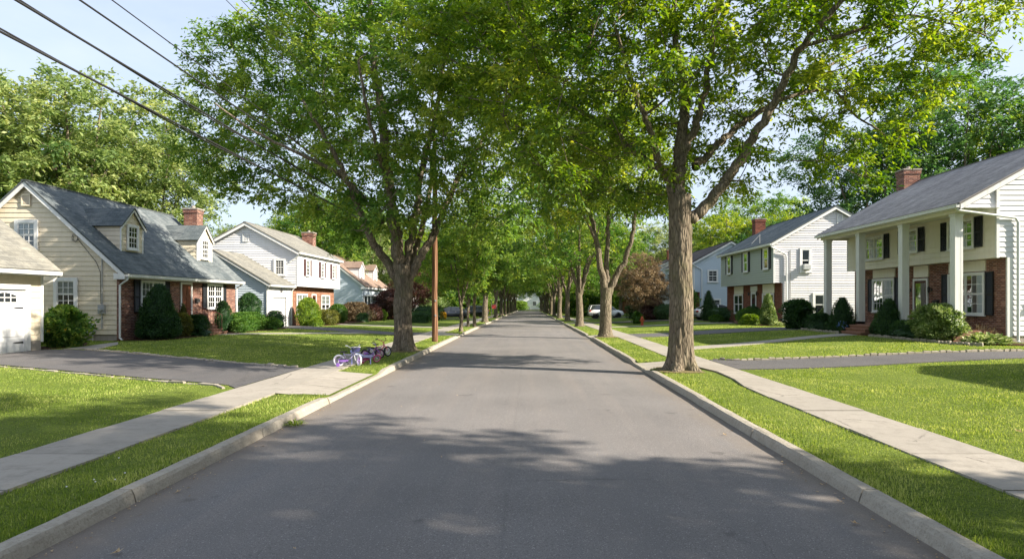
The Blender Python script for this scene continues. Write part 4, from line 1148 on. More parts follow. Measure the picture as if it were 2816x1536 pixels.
def clumps_in(rg, lobes, spacing, nmax, bias=2.0, tries=9000):
    """lobes: (x,y,z, rx,ry,rz); points kept apart, mostly towards the outside of each lobe"""
    w = np.array([l[3] * l[4] * l[5] for l in lobes]) ** .8; w /= w.sum()
    k = rg.choice(len(lobes), tries, p=w); Lb = np.array(lobes)
    d = rnd_dirs(rg, tries); r = rg.uniform(0, 1, tries) ** (1 / (3.0 + bias))
    P = Lb[k, :3] + d * r[:, None] * Lb[k, 3:6] * rg.uniform(.86, 1.06, tries)[:, None]
    out = []
    for p in P:
        if len(out) >= nmax: break
        if out:
            q = np.array(out)
            if np.min(np.sum((q - p) ** 2, 1)) < spacing ** 2: continue
        out.append(p)
    return np.array(out)

def tube_np(V, Fc, pts, rad, n):
    base = len(V); pts = [Vector(p) for p in pts]
    x = (pts[1] - pts[0]).orthogonal().normalized()
    for i, p in enumerate(pts):
        a = pts[max(0, i - 1)]; b = pts[min(len(pts) - 1, i + 1)]; t = (b - a).normalized()
        x = (x - t * x.dot(t)); x = x.normalized() if x.length > 1e-6 else t.orthogonal().normalized()
        y = t.cross(x)
        for k in range(n):
            c = 2 * math.pi * k / n; V.append(tuple(p + (x * math.cos(c) + y * math.sin(c)) * rad[i]))
    for i in range(len(pts) - 1):
        for k in range(n):
            l = (k + 1) % n; Fc.append((base + i * n + k, base + i * n + l, base + (i + 1) * n + l, base + (i + 1) * n + k))

def spline(pts, n):
    """Catmull-Rom through points"""
    P = [Vector(p) for p in pts]; P = [P[0] * 2 - P[1]] + P + [P[-1] * 2 - P[-2]]; out = []
    for i in range(1, len(P) - 2):
        for k in range(n):
            t = k / n; a, b, c, d = P[i - 1], P[i], P[i + 1], P[i + 2]
            out.append(.5 * ((2 * b) + (c - a) * t + (2 * a - 5 * b + 4 * c - d) * t * t + (3 * b - a - 3 * c + d) * t ** 3))
    out.append(P[-2]); return out

def make_tree(name, seed, limbs, lobes, spacing, nclump, twigs, per, ll, lw, bark, leaf, r_trunk, hero=False, droop=.35, tries=9000, tint_by=None, minz=None, nbr=5, tipr=.014):
    """limbs: [(points, r0, r1)], the first is the bole. Returns meshes (trunk, branches, crown), coordinates from the base"""
    rg = np.random.default_rng(seed); rr = random.Random(seed)
    C = clumps_in(rg, lobes, spacing, nclump, tries=tries)
    if minz is not None: C = C[C[:, 2] > minz]
    V, F_ = [], []; nodes = []; npar = []; nrad = []
    for li, (pts, r0, r1) in enumerate(limbs):
        S = spline(pts, 7 if li else 10); n = len(S); rad = []
        Lt = sum((S[i] - S[i - 1]).length for i in range(1, n)); acc = 0
        for i, p in enumerate(S):
            if i: acc += (S[i] - S[i - 1]).length
            f = acc / Lt; r = r0 + (r1 - r0) * f ** .8
            if li == 0: r *= 1 + .55 * math.exp(-max(0, p.z) / .22) + .12 * math.exp(-max(0, p.z) / .9)
            rad.append(r)
            if li > 0: S[i] = p + Vector((rr.uniform(-1, 1), rr.uniform(-1, 1), rr.uniform(-.5, .5))) * min(.06, r * .6)
        if li > 0 or True:
            for i, p in enumerate(S):
                if p.z > (pts[-1][2] * .75 if li == 0 else -1): nodes.append(p.copy()); nrad.append(rad[i])
        if li == 0 and hero:
            # furrowed bole
            ns = 96; S2 = []; R2 = []
            for i in range(n - 1):
                for k in range(5): S2.append(S[i].lerp(S[i + 1], k / 5)); R2.append(rad[i] + (rad[i + 1] - rad[i]) * k / 5)
            S2.append(S[-1]); R2.append(rad[-1]); b0 = len(V); zt = S[-1].z
            for i, p in enumerate(S2):
                for k in range(ns):
                    a = 2 * math.pi * k / ns; z = p.z
                    ca, sa = math.cos(a), math.sin(a)
                    flare = 1 + .30 * math.exp(-max(0, z) / .28) * (math.cos(5 * a + seed) + .5 * math.cos(3 * a + 1.3))
                    w = noise.noise(Vector((ca * 1.5, sa * 1.5, z * .9))) * 1.2
                    q = noise.noise(Vector((ca * 6.5 + w, sa * 6.5 + w, z * .75)))
                    q2 = noise.noise(Vector((ca * 14, sa * 14, z * 3)))
                    rd = R2[i] * flare * (1 + .055 * noise.noise(Vector((ca, sa, z * .7)))) + .020 * (abs(q) * 2.4 - .6) + .008 * q2
                    V.append((p.x + ca * rd, p.y + sa * rd, z))
            for i in range(len(S2) - 1):
                for k in range(ns):
                    l = (k + 1) % ns; F_.append((b0 + i * ns + k, b0 + i * ns + l, b0 + (i + 1) * ns + l, b0 + (i + 1) * ns + k))
        else:
            tube_np(V, F_, S, rad, (20 if hero else 12) if li else 18)
    # branches reach every clump from the nearest existing wood
    BV, BF = [], []
    root = Vector(limbs[0][0][-1])
    order = np.argsort(np.linalg.norm(C - np.array(root), axis=1))
    N = [np.array(p) for p in nodes]; 
    NA = np.array(N)
    for ci in order:
        c = C[ci]
        dv = NA - c; dist = np.linalg.norm(dv, axis=1)
        pen = np.maximum(0, NA[:, 2] - c[2]) * .8 + np.linalg.norm(NA - np.array(root), axis=1) * .12
        j = int(np.argmin(dist + pen)); a = Vector(NA[j]); b = Vector(c); ra = nrad[j]
        L = (b - a).length
        if L < .1: continue
        n = max(3, int(L / .45)); r0 = min(ra * .62, .018 + .016 * L); up = Vector((0, 0, 1))
        out = Vector((b.x - root.x, b.y - root.y, 0)); out = out.normalized() if out.length > 0 else up
        mid = a.lerp(b, .5) + up * L * rr.uniform(-.10, .12) + out * L * .05 + Vector((rr.uniform(-1, 1), rr.uniform(-1, 1), 0)) * L * .10
        pts = []; rad = []
        for i in range(n + 1):
            t = i / n; p = a * (1 - t) ** 2 + mid * 2 * t * (1 - t) + b * t * t
            if 0 < i < n: p += Vector((rr.uniform(-1, 1), rr.uniform(-1, 1), rr.uniform(-1, 1))) * .05 * min(1, L)
            pts.append(p); rad.append(max(tipr, r0 + (tipr - r0) * t))
        tube_np(BV, BF, pts, rad, nbr)
        new = np.array([np.array(p) for p in pts[1:]])
        NA = np.vstack([NA, new]); nrad += rad[1:]
        if hero:
            for q in range(4):    # bare twigs inside the clump
                e = b + Vector((rr.uniform(-1, 1), rr.uniform(-1, 1), rr.uniform(-.5, .6))) * spacing * .7
                tube_np(BV, BF, [b, b.lerp(e, .5) + up * .05, e], [tipr * .8, tipr * .6, .004], 3)
    def mk(nm, V_, F__, mat):
        me = bpy.data.meshes.new(nm); me.from_pydata(V_, [], F__); me.materials.append(mat)
        me.polygons.foreach_set('use_smooth', [True] * len(me.polygons)); me.update(); return me
    tm = mk(name + '_trunk', V, F_, bark); bm_ = mk(name + '_branches', BV, BF, bark)
    cen = np.array([l[:3] for l in lobes]).mean(0); cen[2] -= 1.0
    arr = sprays(rg, C, cen, spacing * .70, twigs, per, ll, lw, droop, tint_by=tint_by)
    cm = leaf_mesh(name + '_crown', *arr, leaf)
    return tm, bm_, cm

def plant_tree(meshes, name, label, cat, x, y, scale=1.0, rot=0.0, group=None, sink=.05, leaf=None, sz=None):
    th = thing(name, label, cat, (x, y, g(x, y) - sink), group, rot)
    th.scale = (scale, scale, sz or scale)
    add_mesh('trunk', meshes[0], th); add_mesh('branches', meshes[1], th); c = add_mesh('crown', meshes[2], th)
    if leaf is not None:
        c.data = leaf_variant(meshes[2], leaf)
    return th
_LV = {}
def leaf_variant(me, mat):
    k = (me.name, mat.name)
    if k not in _LV:
        m2 = me.copy(); m2.materials.clear(); m2.materials.append(mat); _LV[k] = m2
    return _LV[k]

# ---- the big street tree on the left (limbs follow the photograph)
def L(px, py, dy=0.0, Y=24.1, X0=-4.83):
    """photo point on the tree's own plane -> coordinates from its base"""
    k = (Y + dy) / 1574.0
    return ((px - 1330) * k - X0, dy, 2 - (py - 758) * k - g(X0, Y) + .05)
limbsL = [([(0, 0, -.2), (0.0, 0, .8), (-.03, 0, 1.9), (.03, 0, 2.75), (.02, 0, 3.35)], .335, .32),
          ([(.0, 0, 2.6), L(1003, 640), L(990, 560, .2), L(975, 430, .3), L(958, 260, .5), L(935, 120, .8), L(930, -60, 1.0), L(925, -200, 1.2)], .27, .06),
          ([(-.05, 0, 2.5), L(975, 665), L(938, 610, -.3), L(905, 535, -.6), L(868, 440, -1.2), L(820, 350, -1.8), L(760, 250, -2.2)], .20, .05),
          ([(.08, 0, 2.5), L(1052, 655), L(1085, 600, .2), L(1105, 550, .3), L(1150, 452, .8), L(1215, 350, 1.6), L(1260, 260, 2.4)], .19, .05),
          ([(.05, .05, 2.9), L(1035, 600, .4), L(1050, 520, .8), L(1062, 420, 1.3), L(1095, 290, 2.0), L(1120, 130, 2.6), L(1140, -30, 3)], .19, .05),
          ([(.03, .1, 2.7), L(1050, 620, .9), L(1068, 540, 1.7), L(1085, 440, 2.8), L(1080, 330, 4.0), L(1090, 230, 5)], .15, .04),
          ([(-.1, .0, 3.0), L(985, 520, -.8), L(960, 420, -1.8), L(930, 300, -2.8), L(900, 150, -3.6)], .13, .04),
          ([L(958, 560, -.2), L(890, 470, .8), L(800, 400, 2), L(710, 330, 3)], .10, .035),
          ([L(868, 440, -1.2), L(760, 390, -1.6), L(640, 330, -2), L(540, 260, -2)], .08, .03)]
lobesL = [(0.2, .5, 9.5, 4.2, 4.0, 4.4), (-6.8, 4.0, 9.3, 4.0, 3.2, 2.6), (-6.4, 4.6, 12.2, 3.9, 3.6, 2.6), (-1.5, 1, 13.2, 4, 3.2, 3.0), (2.6, 1.0, 8.8, 3.2, 4.2, 3.6), (3.2, 1, 12.5, 3.6, 4, 3.0),
          (-4.4, 3.2, 6.7, 2.6, 2.4, 1.3), (.2, -1.2, 5.9, 1.6, 2, 1.1), (3.2, 1.2, 6.0, 1.6, 2.4, 1.6), (-1.8, 1.9, 5.4, 1.7, 1.8, 1.1), (2.2, -2.6, 10.5, 2.6, 2.6, 2.4)]
meshL = make_tree('ash', 11, limbsL, lobesL, 1.22, 400, 13, 22, .21, .088, M['bark_dark'], M['leaf'], .36, True, tries=16000)
plant_tree(meshL, 'street_tree', 'large shade tree with dark low fork behind the children bicycles, left verge', 'tree', -4.83, 24.1, group='trees along the street')

# ---- the big street tree on the right
def Rr(px, py, dy=0.0): return L(px, py, dy, 17.3, 4.22)
limbsR = [([(0, 0, -.2), (.0, 0, 1.0), (-.02, 0, 2.4), (-.03, 0, 3.6), (-.04, 0, 4.9)], .325, .305),
          ([(-.03, 0, 4.4), Rr(1706, 440, .1), Rr(1712, 380, .2), Rr(1722, 260, .4), Rr(1705, 130, .8), Rr(1690, -60, 1)], .22, .06),
          ([(.05, 0, 4.3), Rr(1745, 545), Rr(1790, 500, -.1), Rr(1838, 440, -.2), Rr(1900, 335, -.5), Rr(1960, 235, -.8), Rr(2010, 130, -1.1), Rr(2100, 20, -1.5), Rr(2230, -110, -1.9)], .175, .06),
          ([(-.1, 0, 4.4), Rr(1683, 455), Rr(1655, 400, -.3), Rr(1632, 325, -.6), Rr(1600, 240, -1.0), Rr(1575, 160, -1.2), Rr(1545, 60, -1.5)], .145, .04),
          ([Rr(1712, 400, .2), Rr(1745, 330, .1), Rr(1768, 255, 0), Rr(1783, 170, -.2), Rr(1800, 80, -.4), Rr(1850, -30, -.6)], .13, .04),
          ([Rr(1690, 440, .2), Rr(1640, 415, .8), Rr(1590, 375, 1.5), Rr(1530, 320, 2.2), Rr(1450, 275, 3), Rr(1370, 240, 3.8), Rr(1280, 205, 4.5)], .12, .035),
          ([Rr(1745, 420, .4), Rr(1800, 370, .9), Rr(1860, 315, 1.5), Rr(1930, 270, 2.0), Rr(2040, 190, 3), Rr(2180, 120, 3.8)], .12, .035),
          ([Rr(1948, 255, -.8), Rr(2020, 235, -.5), Rr(2100, 230, 0), Rr(2150, 290, .4), Rr(2200, 320, .6), Rr(2240, 350, .8)], .055, .02),
          ([Rr(2020, 115, -1.1), Rr(2150, 80, -1), Rr(2270, 40, -.8), Rr(2390, 60, -.5), Rr(2480, 90, -.3)], .06, .02),
          ([Rr(1812, 30, -.4), Rr(1830, -60, -1), Rr(1900, -200, -2)], .08, .03)]
lobesR = [(0, 1.0, 10.5, 4.2, 3.2, 4.0), (-3.6, 1.6, 9.5, 2.8, 4, 3.2), (-2.9, .2, 6.5, 2.0, 2.6, 1.9), (-.6, 2.0, 6.4, 2.6, 2.4, 1.5), (-5.0, 3, 10.2, 2.6, 3.5, 2.4),
          (4.6, .4, 9.2, 2.6, 3.4, 2.2), (6.2, 0.4, 8.4, 1.9, 2.2, 1.3), (5.2, .8, 6.3, 1.35, 1.6, .95), (7.9, 0, 9.6, 1.9, 2.0, .75), (1.3, 1.4, 6.0, 1.5, 1.8, 1.1), (3.0, 2.6, 8.8, 1.4, 1.8, 1.1),
          (0, 0, 12.5, 3.5, 3.5, 2), (5.5, 0, 11.6, 3, 3, 2), (-1.1, -2.6, 8.6, 1.9, 1.7, 1.9), (1.8, -2.0, 9.8, 1.6, 1.5, 1.8)]
meshR = make_tree('maple', 23, limbsR, lobesR, 1.02, 385, 13, 21, .165, .074, M['bark'], M['leaf_y'], .3, True, tries=17000, minz=4.6)
plant_tree(meshR, 'street_tree', 'large shade tree with thick pale furrowed trunk in front of the right driveway', 'tree', 4.22, 17.3, group='trees along the street')

# ---- second tree on the right
def R2(px, py, dy=0.0): return L(px, py, dy, 33.8, 4.15)
limbs2 = [([(0, 0, -.2), (0, 0, .8), (.02, 0, 1.9), (.05, 0, 2.7)], .31, .30),
          ([(0, 0, 2.2), R2(1512, 680), R2(1498, 600, .2), R2(1480, 510, .5), R2(1455, 400, 1)], .22, .06),
          ([(.02, 0, 2.3), R2(1528, 660, .2), R2(1530, 560, .4), R2(1535, 450, .8), R2(1540, 350, 1)], .17, .05),
          ([(.1, 0, 2.2), R2(1552, 690), R2(1578, 640, -.2), R2(1598, 550, -.5), R2(1612, 460, -.8), R2(1640, 370, -1)], .19, .05),
          ([R2(1498, 600, .2), R2(1462, 530, -.5), R2(1425, 470, -1), R2(1390, 430, -1.5)], .09, .03)]
lobes2 = [(-.8, 0, 9.2, 3.4, 3.4, 2.3), (-2.7, 0, 7.8, 1.8, 2.5, 1.4), (2.0, 0, 9.0, 2.2, 3, 2.2), (0, .5, 11.2, 3.4, 3.6, 2.4), (3.2, 0, 7.6, 1.3, 1.6, 1.0), (-3.4, .5, 6.6, 1.0, 1.4, .8)]
mesh2 = make_tree('maple2', 31, limbs2, lobes2, 1.02, 270, 10, 16, .22, .10, M['bark'], M['leaf_y'], .27, False)
plant_tree(mesh2, 'street_tree', 'forked street tree with three upright stems, second trunk on the right verge', 'tree', 4.15, 33.8, group='trees along the street')

def generic(seed, H, rt, fork, rad, leaf, bark, spacing=1.25, ncl=260, ll=.27, lw=.13, twigs=10, per=14, stems=5, low=.0, tries=7000):
    rr = random.Random(seed); limbs = [([(0, 0, -.3), (rr.uniform(-.05, .05), 0, fork * .5), (rr.uniform(-.1, .1), rr.uniform(-.1, .1), fork)], rt, rt * .85)]
    lob = [(0, 0, (fork + H) / 2 + .6 - low * 5, rad * .74, rad * .74, (H - fork) / 2 * (.92 + low))]
    a0 = rr.uniform(0, 6)
    for k in range(stems):
        a = a0 + k * 2 * math.pi / stems + rr.uniform(-.3, .3); q = rr.uniform(.3, .6); h = rr.uniform(.6, .9)
        e = (math.cos(a) * rad * q, math.sin(a) * rad * q, fork + (H - fork) * h)
        m1 = (e[0] * .3, e[1] * .3, fork + (H - fork) * .22); m2 = (e[0] * .65, e[1] * .65, fork + (H - fork) * h * .6)
        limbs.append(([(0, 0, fork * .82), m1, m2, e], rt * rr.uniform(.42, .62), .04))
    for k in range(stems + 3):
        a = rr.uniform(0, 6.28); d = rad * rr.uniform(.42, .66); z = fork + (H - fork) * rr.uniform(.16 - low, .85); r = rad * rr.uniform(.32, .5)
        lob.append((math.cos(a) * d, math.sin(a) * d, z, r, r, r * .75))
    return make_tree('tree%d' % seed, seed, limbs, lob, spacing, ncl, twigs, per, ll, lw, bark, leaf, rt, False, tries=tries)
SA = generic(101, 13.5, .30, 3.0, 6.2, M['leaf'], M['bark'], 1.3, 230, .25, .12, low=-.14)
SB = generic(102, 12.5, .27, 3.4, 5.8, M['leaf_y'], M['bark'], 1.3, 220, .25, .12, low=-.14)
YA = generic(103, 6.6, .11, 2.0, 2.7, M['leaf'], M['bark_dark'], .62, 200, .17, .08, stems=4)
BA = generic(104, 18, .42, 4.0, 8.0, M['leaf_pale'], M['bark_dark'], 1.6, 300, .34, .17, stems=7, low=.1)
BB = generic(105, 17, .40, 3.5, 7.2, M['leaf_pale'], M['bark_dark'], 1.55, 280, .34, .17, stems=6, low=.1)
BC = generic(106, 19, .45, 3.5, 8.5, M['leaf_deep'], M['bark_dark'], 1.6, 320, .34, .17, stems=7, low=.1)

k = 0
ordn = ['third', 'fourth', 'fifth', 'sixth', 'seventh', 'eighth', 'ninth', 'tenth', 'eleventh', 'twelfth', 'thirteenth']
for i, (y, sc, m_) in enumerate([(50.4, .98, SA), (67.9, .95, SB), (81.7, 1.0, SA), (100, .95, SB), (116, 1, SA), (132, .95, SB), (150, 1, SA), (170, 1, SB), (192, 1, SA), (212, 1, SB)]):
    plant_tree(m_, 'street_tree', '%s street tree along the right verge counting away from the viewer' % ordn[i], 'tree', 4.1 + .1 * math.sin(i * 2), y, sc, i * 1.9 + .4, 'trees along the street', leaf=M['leaf_y'] if i % 2 else M['leaf'])
for i, (x, y, sc, m_, tx) in enumerate([(-4.35, 40, 1.0, YA, 'slim young tree beside the sidewalk just past the brown utility pole'), (-4.3, 49.8, 1.15, YA, 'slender leaning tree between the young tree and dark thick trunk, left verge'),
        (-4.4, 63, .95, SA, 'dark thick trunked tree on the left verge with low forks'), (-4.5, 86, .95, SB, None), (-4.5, 103, 1, SA, None), (-4.5, 119, 1.0, SB, None), (-4.5, 136, 1, SA, None), (-4.5, 153, 1, SB, None), (-4.5, 173, 1, SA, None), (-4.5, 195, 1, SB, None), (-4.5, 214, 1, SA, None)]):
    plant_tree(m_, 'street_tree', tx or '%s street tree along the left verge counting away from the viewer' % ordn[i - 1], 'tree', x, y, sc, i * 2.3, 'trees along the street', leaf=M['leaf_y'] if i in (3, 5, 7) else M['leaf'])
# second stem of the leaning pair
plant_tree(YA, 'street_tree', 'thin pale stemmed tree standing close against the slender leaning tree', 'tree', -4.75, 49.2, .9, 4.0, 'trees along the street')
# unseen trees shading the foreground; yard trees after the first added to thicken shade
plant_tree(BC, 'street_tree', 'street tree beside the viewer whose shade covers the near road', 'tree', 4.3, -5.2, .76, 1.0, 'trees along the street')
plant_tree(SB, 'street_tree', 'street tree behind the viewer on the right verge', 'tree', 4.3, -17, 1.0, 2.0, 'trees along the street')
plant_tree(BA, 'yard_tree', 'tall yard tree behind the viewer on the right lawn', 'tree', 13.5, -3.2, .88, 2.0, 'trees in the yards')
plant_tree(BC, 'yard_tree', 'unseen dark leafy tree added behind the viewer to thicken the road shade', 'tree', 11.5, -5.0, .82, .3, 'trees in the yards')
plant_tree(BC, 'yard_tree', 'dark shade tree added out of view beside the neighbour house', 'tree', 25.0, -8.5, .8, 3.0, 'trees in the yards')
plant_tree(BC, 'yard_tree', 'broad unseen tree added between the others for denser shade', 'tree', 17.0, -3.2, .9, 1.2, 'trees in the yards')
plant_tree(BA, 'yard_tree', 'dense unseen tree added near the sidewalk to deepen foreground shade', 'tree', 8.0, -8.5, .8, 5.2, 'trees in the yards')
plant_tree(BC, 'yard_tree', 'small unseen tree added on the near right lawn to fill shade gaps', 'tree', 10.0, -5.0, .74, 4.4, 'trees in the yards')

yard = [ # x, y, scale, mesh, leaf, label
 (-45.5, 52, 1.1, BA, None, 'pale green tree at the far left edge behind the beige house'),
 (-40, 55, 1.27, BB, None, 'tallest pale green tree behind the gable of the beige house'),
 (-34.5, 57, .92, BA, None, 'pale green tree behind the roof dormers of the beige house'),
 (-36, 84, .72, BB, None, 'smaller pale tree behind the brick chimney of the beige house'),
 (-46, 66, 1.0, BC, M['leaf'], 'darker tree deep behind the beige house roof'),
 (-56, 62, 1.05, BC, M['leaf'], 'dark tree far left behind the pale green trees'),
 (-29, 80, .82, BB, M['leaf_y'], 'yellow green tree above the white garage house gable'),
 (-24, 74, .80, BA, M['leaf'], 'green tree above the roof of the white garage house'),
 (-22, 88, .85, BB, None, 'pale tree behind the faded red roof'),
 (-31, 98, .95, BC, None, 'dark tree far beyond the faded red roof'),
 (-14, 84, .55, BA, M['leaf'], 'green tree in front of the faded red roofed house'),
 (33.5, 60, .98, BC, None, 'dark green tree directly above the chimney of the columned house'),
 (41, 60, 1.22, BC, None, 'tall dark green tree at the upper right behind the columned house'),
 (50, 60, 1.2, BB, M['leaf'], 'green tree at the right edge behind the columned house roof'),
 (29.0, 78, .62, BC, None, 'dark tree between the sage house and the columned house'),
 (34, 84, .74, BA, M['leaf_y'], 'yellow green tree left of the dark tree behind the sage house'),
 (25, 80, .78, BB, M['leaf_y'], 'bright yellow green tree above the blue grey house roof'),
 (23, 100, .82, BA, None, 'pale tree above the chimney of the sage house'),
 (13.5, 92, .75, BB, M['leaf'], 'green tree above the bronze maple'),
 (36, 96, 1.0, BA, M['leaf'], 'green tree deep behind the blue grey house'),
]
for i, (x, y, sc, m_, lf, tx) in enumerate(yard): plant_tree(m_, 'yard_tree', tx, 'tree', x, y, sc, i * 1.3, 'trees in the yards', leaf=lf)
n_ = 0
for y in (112, 126, 142, 160, 182, 206, 232):
    for x in (-34, -22, -13, 13, 23, 35):
        if (x, y) in ((23, 112), (13, 112)): continue
        rr = random.Random(n_); n_ += 1
        plant_tree((BA, BB, BC)[n_ % 3], 'yard_tree', 'distant yard tree in the green mass lining the far street, %s' % ('left side' if x < 0 else 'right side'), 'tree', x + rr.uniform(-2, 2), y + rr.uniform(-4, 4), rr.uniform(.7, 1.0), rr.uniform(0, 6),
                   'distant trees on the left' if x < 0 else 'distant trees on the right', leaf=(M['leaf'], None, M['leaf_y'], M['leaf_deep'])[n_ % 4])
for i, x in enumerate((-30, -20, -11, 8, 16, 26)):
    plant_tree((BC, BA, BB)[i % 3], 'yard_tree', 'distant tree closing the end of the street', 'tree', x, 285 + (i % 2) * 8 if abs(x) < 12 else 262, .95, i * 1.1, 'trees at the end of the street', leaf=M['leaf'])
# ---------------------------------------------------------------- shrubs
def shrub(name, label, x, y, w, h, kind='round', mat='box', ll=.055, n=5200, group='shrubs in front of the houses', d=None, seed=None, cat='shrub', rough=.12, flower=None, fl_n=60):
    seed = seed if seed is not None else int(abs(x * 131 + y * 17)) % 9999
    rg = np.random.default_rng(seed); d = d or w
    base = g(x, y) - .02; rough = rough * 1.5 if rough > .08 else rough
    u = rg.uniform(0, 1, n); a = rg.uniform(0, 2 * math.pi, n)
    def radius(t):
        if kind == 'cone': return (1 - t) ** .75 * (1 - np.exp(-t * 14)) * 1.12 + .02
        if kind == 'egg': return np.sqrt(np.clip(1 - (np.abs(t - .38) / np.where(t > .38, .62, .45)) ** 2.2, 0, 1))
        if kind == 'hedge': return np.clip(1.04 - np.clip(t - .8, 0, 1) * 2.2, 0, 1)
        if kind == 'spread': return np.sqrt(np.clip(1 - ((t - .25) / .8) ** 2, 0, 1))
        return np.sqrt(np.clip(1 - ((t - .48) / .54) ** 2, 0, 1))
    def body(t, a, shell):
        lump = np.array([noise.noise(Vector((math.cos(q) * 1.6 + seed, math.sin(q) * 1.6, p * 2.6))) for q, p in zip(a, t)])
        lump2 = np.array([noise.noise(Vector((math.cos(q) * 4.5, math.sin(q) * 4.5 + seed, p * 7))) for q, p in zip(a, t)])
        r = radius(t) * (1 + rough * 1.5 * lump + rough * lump2) * shell
        if kind == 'hedge':
            c, s_ = np.cos(a), np.sin(a); mx = np.maximum(np.abs(c), np.abs(s_)); r = r / mx * .9
        return np.stack([x + np.cos(a) * r * w / 2, y + np.sin(a) * r * d / 2, base + t * h], 1)
    # a closed core added to block see-through, in darker leaf colour, then outer leaves
    tt = np.sqrt(u) if kind == 'spread' else u
    tt = .03 + tt * .97
    if kind == 'cone': tt = 1 - np.sqrt(1 - tt * .995)
    if kind in ('round', 'spread', 'egg', 'hedge'):      # more leaves over the top
        top = rg.uniform(0, 1, n) < (.3 if kind != 'hedge' else .45); tt = np.where(top, 1 - rg.uniform(0, 1, n) ** 1.5 * .35, tt)
    shell = 1 - rg.uniform(0, 1, n) ** 2.2 * .30
    if kind == 'hedge': shell = np.where(tt > .85, np.sqrt(rg.uniform(0, 1, n)), shell)
    P = body(tt, a, shell); ll = ll * 1.35
    C = np.array([x, y, base + h * .35]); out = unit((P - C) / np.array([w, d, h]))
    D = unit(out + rg.normal(size=(n, 3)) * .8 + np.array([0, 0, .25])); N = unit(out * .6 + rg.normal(size=(n, 3)) * .55 + np.array([0, 0, .5]))
    lump = np.array([noise.noise(Vector(p) * 3.2) for p in P])
    lump2_ = np.array([noise.noise(Vector(p) * 9.0) for p in P]); tint = np.clip(.45 + .35 * lump + .35 * lump2_ + rg.normal(0, .15, n), 0, 1)
    narrow = .28 if mat == 'yew' else .5
    me = leaf_mesh(name, P - np.array([x, y, base]), D, N, ll * rg.uniform(.7, 1.4, n), ll * narrow * rg.uniform(.8, 1.3, n), tint, M[mat])
    # inner body
    nu, nv = 22, 12; vs = []; fs = []
    for j in range(nv + 1):
        t = .02 + .93 * j / nv
        aa = np.linspace(0, 2 * math.pi, nu, endpoint=False)
        q = body(np.full(nu, t), aa, .78) - np.array([x, y, base])
        vs += [tuple(v) for v in q]
    for j in range(nv):
        for i in range(nu):
            l = (i + 1) % nu; fs.append((j * nu + i, j * nu + l, (j + 1) * nu + l, (j + 1) * nu + i))
    fs.append(tuple(nv * nu + i for i in range(nu)))
    th = thing(name, label, cat, (x, y, base), group)
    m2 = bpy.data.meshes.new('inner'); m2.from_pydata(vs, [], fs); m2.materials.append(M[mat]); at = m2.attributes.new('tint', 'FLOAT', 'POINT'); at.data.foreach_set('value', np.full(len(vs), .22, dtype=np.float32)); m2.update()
    add_mesh('foliage', me, th); add_mesh('inner_core', m2, th)
    st = MB(); rr = random.Random(seed)
    for q in range(5):
        st.tube([(x + rr.uniform(-.06, .06), y + rr.uniform(-.06, .06), base - .05), (x + rr.uniform(-.2, .2) * w, y + rr.uniform(-.2, .2) * d, base + h * .55)], [.018, .008], 5)
    st.build('stem', M['bark_dark'], th)
    if flower:
        k = fl_n; tt = rg.uniform(.45, .98, k); aa = rg.uniform(0, 6.28, k); Pf = body(tt, aa, np.full(k, 1.04))
        Pf = np.repeat(Pf, 7, 0) + rg.normal(size=(k * 7, 3)) * .022; nn = len(Pf)
        mf = leaf_mesh('blossom', Pf - np.array([x, y, base]), rnd_dirs(rg, nn), rnd_dirs(rg, nn), rg.uniform(.03, .055, nn), rg.uniform(.03, .05, nn), rg.uniform(.2, .9, nn), M[flower]); add_mesh('blossom', mf, th)
    return th

def rosette(name, label, x, y, w, h, n, ll, lw, mat, group='low plants in the beds', cat='plant', spiky=False, seed=1, mat2=None):
    """arching strap or paddle leaves from a centre"""
    rg = np.random.default_rng(seed); base = g(x, y) + .02; Vv = []; Ff = []; T = []
    for i in range(n):
        a = rg.uniform(0, 6.283); c = math.sqrt(rg.uniform(0, 1)) * w * .34; ox, oy = c * math.cos(a), c * math.sin(a)
        e = rg.uniform(.5, 1.35) if not spiky else rg.uniform(.9, 1.5); l = ll * rg.uniform(.7, 1.25); b = a + rg.uniform(-.8, .8)
        hh = h * (1 - (c / (w * .36)) ** 2 * .5) * rg.uniform(.5, 1)
        d = Vector((math.cos(b), math.sin(b), 0)); s = Vector((-d.y, d.x, 0)); k = 5; b0 = len(Vv); tt = rg.uniform(.1, .95)
        o = Vector((ox, oy, max(0, hh - l * .6)))
        for j in range(k):
            t = j / (k - 1); ww = lw * math.sin(math.pi * (.12 + .86 * t) ** (.8 if not spiky else .5)) * .5
            p = o + d * (l * t * math.cos(e * (1 - .0))) * 1.0 + Vector((0, 0, 1)) * (l * (math.sin(e) * t - (.55 if not spiky else .25) * t * t))
            Vv += [tuple(p - s * ww), tuple(p - Vector((0, 0, ww * .4))), tuple(p + s * ww)]; T += [min(1, tt + .25)] * 1 + [tt] + [min(1, tt + .25)]
        for j in range(k - 1):
            for q in range(2): u = b0 + j * 3 + q; Ff.append((u, u + 1, u + 4, u + 3))
    me = bpy.data.meshes.new(name); me.from_pydata(Vv, [], Ff); me.materials.append(M[mat]); at = me.attributes.new('tint', 'FLOAT', 'POINT'); at.data.foreach_set('value', np.array(T, dtype=np.float32)); me.update()
    o = add_mesh(name, me, None, (x, y, base)); tag(o, label, cat, group); return o

